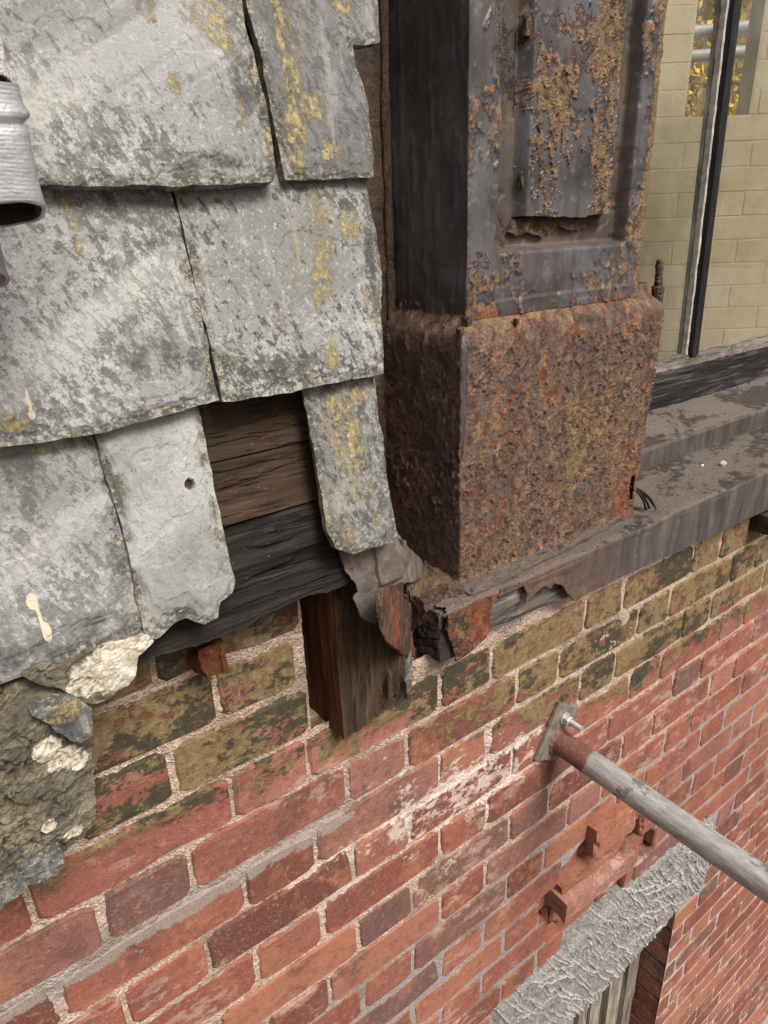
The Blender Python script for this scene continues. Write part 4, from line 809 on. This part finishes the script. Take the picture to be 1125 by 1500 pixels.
# upper step and window
def step_amp(P, U):
    e = np.zeros_like(P); h = fbm(P * np.array((.7, 1, 1)), 9, 3, 3) * .0022 + fbm(P, 45, 3, 6) * .0008; e[:, 1] -= h * (U[:, 1] < .02); e[:, 2] += h * (U[:, 2] > .98); return e
def step():
    V, F, Uu = boxv((1.0, .779, ST - .01), (SX1, .935, -.444), (420, 40, 12)); V[:, 2] += (V[:, 1] - .779) * .17 * (Uu[:, 2] > .5); V += step_amp(V, Uu)
    m = (Uu[:, 1] < .02) & (Uu[:, 2] > .98); V[m, 1] += .004; V[m, 2] -= .002; mk('upper_step', V, F, SILL, sill, None, True)
step()
win = thing('window', 'black painted timber window with glazing bar and yellowish room behind', 'window', (1.7, .91, -.42))
rl = relief_box('bottom_rail', (1.0, .905, -.424), (SX1, .96, -.338), (400, 8, 26), BLACKW, win, woodamp(61, 0, .0016, .003))
relief_box('rail_bead', (1.0, .909, -.3375), (SX1, .935, -.313), (300, 6, 8), GREYW, win, lambda P, U: np.column_stack((P[:, 0] * 0, fbm(P, 40, 4, 3) * .003 + .012 * U[:, 2] * (U[:, 1] < .5), fbm(P, 40, 4, 8) * .003)))
def lean(V): V[:, 0] -= .033 * (V[:, 2] + .31); return V
V, F, Uu = boxv((1.588, .911, -.318), (1.620, .950, .95), (6, 6, 120)); V[:, 0] += (Uu[:, 1] < .2) * np.where(Uu[:, 0] < .1, .003, np.where(Uu[:, 0] > .9, -.003, 0)); V += (fbm(V * np.array((1, 1, .1)), 60, 3, 4) * .0004)[:, None]
mk('glazing_bar', lean(V), F, BLACKV, win)
for x0, x1 in ((1.580, 1.5875), (1.6205, 1.626)):
    V, F, Uu = boxv((x0, .921, -.314), (x1, .9335, .95), (3, 3, 200)); V[:, 0] += fbm(V, 60, 4, 3) * .0006; V[:, 1] += fbm(V, 70, 3, 5) * .0010; mk('putty_line', lean(V), F, PUTTY, win)
relief_box('side_stile', (1.06, .905, -.337), (1.16, .95, .95), (8, 4, 60), BLACKW, win)
relief_box('side_stile', (2.35, .905, -.337), (2.45, .95, .95), (8, 4, 60), BLACKW, win)
for a, b in ((1.161, 1.58), (1.598, 2.349)): mk('glass_pane', [(a, .934, -.32), (b, .934, -.32), (b, .934, .95), (a, .934, .95)], [(0, 1, 2, 3)], GLASS, win)
# torn flashing between slates and column foot
fls = thing('torn_flashing', 'torn grey flashing scrap curling between the narrow slate and column foot', 'flashing', (.45, .60, -.45))
fpl = wallplane(.573); fhf = lambda u, v, d: fbm(np.column_stack((u, v, u * 0)), 14, 3, 5) * .0026 + fbm(np.column_stack((u, v, u * 0)), 50, 3, 6) * .0010 + .0035 * ss(.25, .32, fbm(np.column_stack((u, v * .6, u * 0)), 26, 2, 8)) * ss(.002, .01, d)
tong = [(484, 780), (520, 790), (576, 776), (590, 800), (596, 822), (592, 850), (572, 858), (556, 864), (549, 880), (552, 905), (546, 914), (530, 905), (521, 888), (517, 878), (524, 866), (521, 853), (506, 838), (500, 820)]
sheet('flashing_tongue', fpl, ragged(fpl.poly(tong), .0017, .004, 31), .0016, FLASH, fls, .0010, fhf)
bpl = Plane((.43, .60, -.42), np.array((.80, .60, 0)), np.array((0, 0, 1.0)))
sheet('flashing_apron', bpl, ragged(bpl.poly([(540, 780), (580, 775), (600, 800), (622, 826), (646, 846), (612, 850), (585, 856), (556, 862)]), .0016, .005, 33), .0022, FLASH, fls, .0016, fhf)
cr = np.array([atz(597 + 0, 800, -.46)])
zz_ = np.linspace(0, 1, 60); path = np.array([at(588 + 84 * t, 792 + 66 * t, .80 - .135 * t) for t in zz_]); path += np.column_stack([fbm(path, 60, 3, k) * .005 for k in (3, 5, 7)])
V, F = tubev(path, .0075 + .004 * fbm(path, 80, 3, 9), 9); V += np.column_stack([fbm(V, 120, 2, k) * .003 for k in (13, 15, 17)]); mk('crumpled_strip', V, F, FLASH, fls)
# timber bracket under the sill at the right
o = relief_box('timber_bracket', (1.445, .600, -.640), (1.62, .66, -.600), (40, 12, 10), BOARD, None, woodamp(81, 0, .002, .003)); tag(o, 'dark brown timber bracket under the sill at the right edge', 'bracket')

# ------------------------------------------------------------------ wall tie: tube, plate, bolt
tie = thing('wall_tie', 'scaffold tube on a bolted base plate sticking out of the bricks', 'scaffold tube', (.84, .64, -.9))
c0 = at(816, 1084, .637); c0 = np.array((c0[0], .637, c0[2]))
path = np.array([c0 + np.array((0, -.6 * t, 0)) for t in np.linspace(0, 1, 80)]); V, F = tubev(path, .0225, 40); mk('tube', V, F, GALV, tie, None, True)
V, F = tubev([c0 + np.array((0, -.001 - .002 * k, 0)) for k in range(5)], [.0285, .028, .027, .025, .0228], 30); V += np.column_stack([fbm(V, 130, 2, k) * .0012 for k in range(3)])
mk('weld', V, F, GALV, tie)
pp = wallplane(.6335); corners = pp.poly([(821, 1031), (849, 1033), (814, 1114), (787, 1115)])
cen = corners.mean(0); up_ = (corners[0] + corners[1] - corners[2] - corners[3]) / 2; hh = np.hypot(*up_) / 2; ua = up_ / np.hypot(*up_); sa = np.array((ua[1], -ua[0])); wv = .033
plate = np.array([cen + ua * hh - sa * wv, cen + ua * hh + sa * wv, cen - ua * hh + sa * wv, cen - ua * hh - sa * wv])
PL2 = plain('plate_metal', (.17, .155, .13), .5, .5, 60, .0008)
def plate_attr(u, v, d, h): return {'rust': np.clip(.5 + .6 * fbm(np.column_stack((u, v, u * 0)), 30, 3, 5), 0, 1), 'flake': np.clip(.1 + .6 * fbm(np.column_stack((u, v, u * 0)), 60, 3, 6), 0, 1), 'orange': u * 0, 'dark': np.clip(.1 + .8 * ss(.004, 0, d), 0, 1)}
sheet('base_plate', pp, plate, .0018, PL2, tie, .007, lambda u, v, d: -.0012 * ss(.003, 0, d) + fbm(np.column_stack((u, v, u * 0)), 60, 3, 3) * .0006)
bc = at(830, 1054, .628); ZN = plain('zinc_bolt', (.46, .46, .45), .38, .25, 90, .0003, .4)
def prism(c, r_, d0, d1, n, rot=0.0, ch=0.0):
    V = []; a = np.arange(n) * 2 * math.pi / n + rot
    for dd, rr in ((d0, r_), (d1 + ch, r_), (d1, r_ - ch)): V += [(c[0] + rr * math.cos(t), dd, c[2] + rr * math.sin(t)) for t in a]
    F = [tuple(range(n)), tuple(range(2 * n, 3 * n))[::-1]] + [(k * n + i, k * n + (i + 1) % n, (k + 1) * n + (i + 1) % n, (k + 1) * n + i) for k in (0, 1) for i in range(n)]; return V, F
V, F = prism(bc, .0125, .6325, .6305, 28); mk('washer', V, F, ZN, tie)
V, F = prism(bc, .0098, .6303, .6195, 6, .35, .0010); mk('nut', V, F, ZN, tie)
path = []; rad = []
for k in range(42): path.append((bc[0], .6195 - k * .00062, bc[2])); rad.append(.0054 if k % 3 else .0046)
V, F = tubev(path, rad, 16); mk('threaded_rod', V, F, ZN, tie)

# ------------------------------------------------------------------ cables from the column foot
hole = np.array((1.014, .668, -.440)); BLK = plain('black_cable', (.012, .012, .013), .4, .3, 90, .0)
cb = thing('cable_bundle', 'thin black cables drooping from the slot at the column foot', 'cables', hole)
for k, (ex, ey) in enumerate(((958, 741), (951, 744), (946, 747), (961, 747))):
    e = atz(ex, ey, ST + .004); s0 = hole + np.array((.0, .008, .0015 * (k - 1.5))); t = np.linspace(0, 1, 24)[:, None]
    mid = (s0 + e) / 2 + np.array((.004 * (k - 1), -.012, .018)); pth = (1 - t) ** 2 * s0 + 2 * t * (1 - t) * mid + t * t * e
    V, F = tubev(pth, .0021 if k < 3 else .0014, 8); mk('cable', V, F, BLK, cb, None, True)

# ------------------------------------------------------------------ silver taped sleeve hanging before the slates
tpx = thing('tape_sleeve', 'silver tape wrapped sleeve with an open dark end at the left edge', 'tape', (.02, .45, .013))
def sleeve(name, cx, cy, rx, ry, z0, z1, seed, parent, m, power=.75, crease=None, flip=0):
    nz = int((z1 - z0) / .0016); nt_ = 120; th = np.linspace(0, 2 * math.pi, nt_, endpoint=False); V = []
    for k in range(nz):
        z = z0 + (z1 - z0) * k / (nz - 1); c_, s_ = np.cos(th), np.sin(th); sx = np.sign(c_) * np.abs(c_) ** power; sy = np.sign(s_) * np.abs(s_) ** power
        V.append(np.column_stack((cx + rx * sx, cy + ry * sy, th * 0 + z)))
    V = np.concatenate(V); n_ = fbm(V, 22, 3, seed) * .0020 + fbm(V, 60, 2, seed + 3) * .0006
    if crease is not None: n_ = n_ - .0026 * np.exp(-((V[:, 2] - crease - .12 * (V[:, 0] - cx)) / .0022) ** 2) + .0022 * np.exp(-((V[:, 2] - crease - .0045 - .12 * (V[:, 0] - cx)) / .003) ** 2)
    d = V - np.array((cx, cy, 0)); d[:, 2] = 0; d /= np.linalg.norm(d, axis=1)[:, None]; V = V + d * n_[:, None]
    V[:, 2] += (ss(.012, 0, V[:, 2] - z0)) * (fbm(V, 30, 3, seed + 5) * .003 - .007 * (V[:, 1] - cy) / ry); Wi = V - d * .0022; N = len(V); F = []
    idx = np.arange(nz - 1)[:, None] * nt_ + np.arange(nt_)[None, :]; nx_ = np.arange(nz - 1)[:, None] * nt_ + (np.arange(nt_) + 1)[None, :] % nt_
    q = np.stack((idx, nx_, nx_ + nt_, idx + nt_), -1).reshape(-1, 4); a = np.arange(nt_); b = (a + 1) % nt_
    F = np.concatenate((q, q[:, ::-1] + N, np.column_stack((a, a + N, b + N, b)))); return mk(name, np.concatenate((V, Wi)), F, m, parent, None, True)
e1 = at(70, 312, .455)
sleeve('sleeve', e1[0] - .085, .458, .084, .0145, .0125, .074, 3, tpx, TAPE, .42, .046)
PW = plain('clear_wrap', (.55, .53, .53), .25, .35, 50, .003)
sleeve('plastic_wrap', e1[0] - .088, .458, .084, .012, .072, .30, 9, tpx, PW, .42)
sleeve('sleeve_shade', e1[0] - .085, .458, .0815, .0120, .0135, .030, 3, tpx, DARK, .42)  # added dark inner tube, painting the shade inside the open end
DK = mk('sleeve_shade_sheet', [(e1[0] - .162, .447, .024), (e1[0] - .006, .447, .024), (e1[0] - .006, .469, .020), (e1[0] - .162, .469, .020)], [(0, 1, 2, 3)], DARK, tpx)  # added dark sheet across the sleeve, also painted shade
e2 = at(18, 420, .49); t2 = thing('tape_strip', 'short lower strip of silver tape below the sleeve at the left edge', 'tape', (e2[0] - .06, .49, -.03))
sleeve('strip_end', e2[0] - .058, .492, .058, .010, -.026, .008, 15, t2, TAPE, .7)

# ------------------------------------------------------------------ painted room wall, scaffold and autumn tree seen through the glass
R2 = np.array((.802, -.597, 0)) / math.hypot(.802, .597); N2 = np.array((-R2[1] * -1, R2[0], 0)); N2 = np.array((.597, .802, 0)) / math.hypot(.802, .597)
def far(px, py, zc):
    q = ray(px, py); return q * zc / FPX
room = thing('room_wall', 'yellow painted brick room wall seen through the window glass', 'wall', far(1040, 520, 2.4))
YB = NB('yellow_painted_brick', .75, .3); YB = YB.done(YB.ramp(YB.noise(7, 5, .6), [(.3, (.40, .335, .20)), (.7, (.52, .45, .29))]), nrm=YB.bump(YB.add(YB.noise(45, 5, .6), YB.mul(YB.noise(9, 3), 1.5)), .0016))
w0 = far(1040, 300, 2.4); H = .0775
def ybrick(w, h, dep, seed):
    q = random.Random(seed); V = []; F = []
    for ix, x in enumerate((-w / 2, w / 2)):
        for z in (-h / 2, h / 2):
            V.append((x, .004, z)); V.append((x - math.copysign(.0016, x), .0028 - q.uniform(0, .0008), z * .975)); V.append((x, dep, z))
    F = [(1, 4, 10, 7), (0, 1, 7, 6), (3, 0 + 3, 4, 9)][:1]; P = [(0, 3, 9, 6), (1, 4, 10, 7), (2, 5, 11, 8)]
    for a, b in ((0, 1), (1, 2)):
        for i in range(4):
            j = (i + 1) % 4; F.append((P[b - 1 if a else 0][i] if False else P[a][i], P[a][j], P[b][j], P[b][i]))
    P2 = [(1, 4, 10, 7), (0, 3, 9, 6), (2, 5, 11, 8)]; F = [P2[0]]
    for a in (0, 1):
        for i in range(4):
            j = (i + 1) % 4; F.append((P2[a][j], P2[a][i], P2[a + 1][i], P2[a + 1][j]))
    me = bpy.data.meshes.new('brick'); me.from_pydata(V, [], F); me.materials.append(YB); return me
ymesh = [ybrick(.221, .0735, .09, i) for i in range(4)]
rz = math.atan2(R2[1], R2[0]); backs = []; onw = lambda px, py: ray(px, py) * (w0 @ N2) / (ray(px, py) @ N2); OA = (onw(1014, 80) - w0) @ R2; OB = (onw(1111, 80) - w0) @ R2
for k in range(-14, 16):
    for n in range(-7, 8):
        off = n * .228 + (.114 if k % 2 else 0); p = w0 + R2 * off + np.array((0, 0, k * H)); pr = project(p)
        if pr is None: continue
        if p[1] < 1.15: continue
        ivs = [(off - .114, off + .114)]
        if pr[1] < 166: ivs = [(a, b) for a, b in ((off - .114, min(off + .114, OA)), (max(off - .114, OB), off + .114)) if b - a > .012]
        for a, b in ivs:
            pc_ = w0 + R2 * (a + b) / 2 + np.array((0, 0, k * H)); backs.append((pc_, (b - a) / 2 + .0004)); pp_ = project(pc_)
            if not (pp_ and 905 < pp_[0] < 1180 and -60 < pp_[1] < 560): continue
            o = bpy.data.objects.new('brick', ymesh[rng.randrange(4)] if b - a > .22 else ybrick(b - a - .007, .0735, .09, rng.randrange(99))); link(o, room)
            o.location = pc_ - LOC[room]; o.rotation_euler = (rng.uniform(-.004, .004), rng.uniform(-.004, .004), rz + rng.uniform(-.004, .004))
V = []; F = []
for p, hw in backs:
    b0 = len(V)
    for s1 in (-hw, hw):
        for s3 in (-H / 2 - .0002, H / 2 + .0002): V.append(p + R2 * s1 + N2 * .0034 + np.array((0, 0, s3))); V.append(p + R2 * s1 + N2 * .1 + np.array((0, 0, s3)))
    F += [tuple(b0 + i for i in q) for q in ((0, 4, 6, 2), (1, 3, 7, 5), (0, 2, 3, 1), (4, 5, 7, 6), (2, 6, 7, 3), (0, 1, 5, 4))]
mk('wall_bed', V, F, YB, room)
fm = mk('room_floor', [tuple(np.array((1.0, 1.0, -1.6))), (6, 1.0, -1.6), (6, 5, -1.6), (1.0, 5, -1.6)], [(0, 1, 2, 3)], plain('room_floor_boards', (.22, .17, .11), .8, .3, 5)); fm['kind'] = 'structure'
POLE = plain('pole_steel', (.30, .295, .28), .5, .3, 20, .0005)
for k, (ya, yb) in enumerate(((52, 34), (88, 70))):
    a = far(960, ya, 3.0); b = far(1150, yb, 3.0); dr = (b - a); path = [a - dr * 2 + dr * 5 * t for t in np.linspace(0, 1, 12)]; V, F = tubev(path, .024, 20)
    o = mk('scaffold_pole', V, F, POLE, None, None, True); tag(o, ('upper' if not k else 'lower') + ' horizontal scaffold pole seen through the opening in the yellow wall', 'scaffold pole', 'scaffold poles beyond the room')
tr = thing('autumn_tree', 'autumn tree with yellow leaves seen beyond the yellow wall', 'tree', far(1085, 300, 7.0) * np.array((1, 1, 0)) + np.array((0, 0, -HC)))
BARK = plain('bark', (.09, .07, .05), .9, .4, 12, .01); b_ = far(1085, 240, 7.0); t_ = far(1105, 60, 7.0); gnd = b_ * np.array((1, 1, 0)) + np.array((-.3, 0, -HC))
path = [gnd, (gnd + b_) / 2, b_, (b_ + t_) / 2, t_, t_ + (t_ - b_) * .8]; V, F = tubev(path, [.14, .12, .08, .065, .05, .02], 10); mk('trunk', V, F, BARK, tr)
lv = []
for k in range(60):
    s_ = np.array(path[3]) + (np.array(path[4]) - np.array(path[2])) * rng.uniform(-.9, 1.3); e = s_ + np.array((rng.uniform(-1, 1), rng.uniform(-1, 1), rng.uniform(.2, 1.2))) * 1.0
    V, F = tubev([s_, (s_ + e) / 2 + np.array((0, 0, .08)), e], [.018, .011, .004], 6); mk('branch', V, F, BARK, tr); lv += [(s_ + (e - s_) * rng.uniform(.3, 1.15)) for _ in range(230)]
LEAF = NB('yellow_leaves', .6, .3); LEAF = LEAF.done(LEAF.ramp(LEAF.noise(9, 3), [(.3, (.42, .30, .03)), (.55, (.72, .52, .05)), (.75, (.80, .68, .14))]))
V = []; F = []
for p in lv:
    p = p + nr.randn(3) * .10; a = nr.randn(3); a /= np.linalg.norm(a); b = np.cross(a, nr.randn(3)); b /= np.linalg.norm(b); s_ = rng.uniform(.026, .052); b0 = len(V)
    V += [p - a * s_, p - b * s_ * .55, p + a * s_, p + b * s_ * .55]; F.append((b0, b0 + 1, b0 + 2, b0 + 3))
lf = mk('leaves', V, F, LEAF, tr); lf['kind'] = 'stuff'
# crumbs on the sill
STN = plain('stone_crumb', (.36, .33, .27), .85, .4, 90, .001)
def crumb(px, py, z, r_, lab, m=STN):
    c = atz(px, py, z); V, F, Uu = boxv(c - r_ * np.array((1, .6, .15)), c + r_ * np.array((1, .6, .85)), (5, 4, 4)); dr = V - c; V = c + dr * (.75 + .35 * fbm(V, 90, 2, int(px)))[:, None] * (1 - .22 * (np.abs(Uu - .5).sum(1) - .8))[:, None]
    o = mk('stone_chip', V, F, m); tag(o, lab, 'stone chip')
crumb(1059, 681, ST, .0105, 'pale stone chip lying on the dusty lower sill')
crumb(1028, 683, ST, .0055, 'small white fleck beside the larger stone chip', plain('white_fleck', (.7, .68, .64), .8))
crumb(1021, 581, -.431, .0055, 'tiny orange brick crumb on the upper sill step', plain('orange_crumb', (.5, .2, .1), .8))
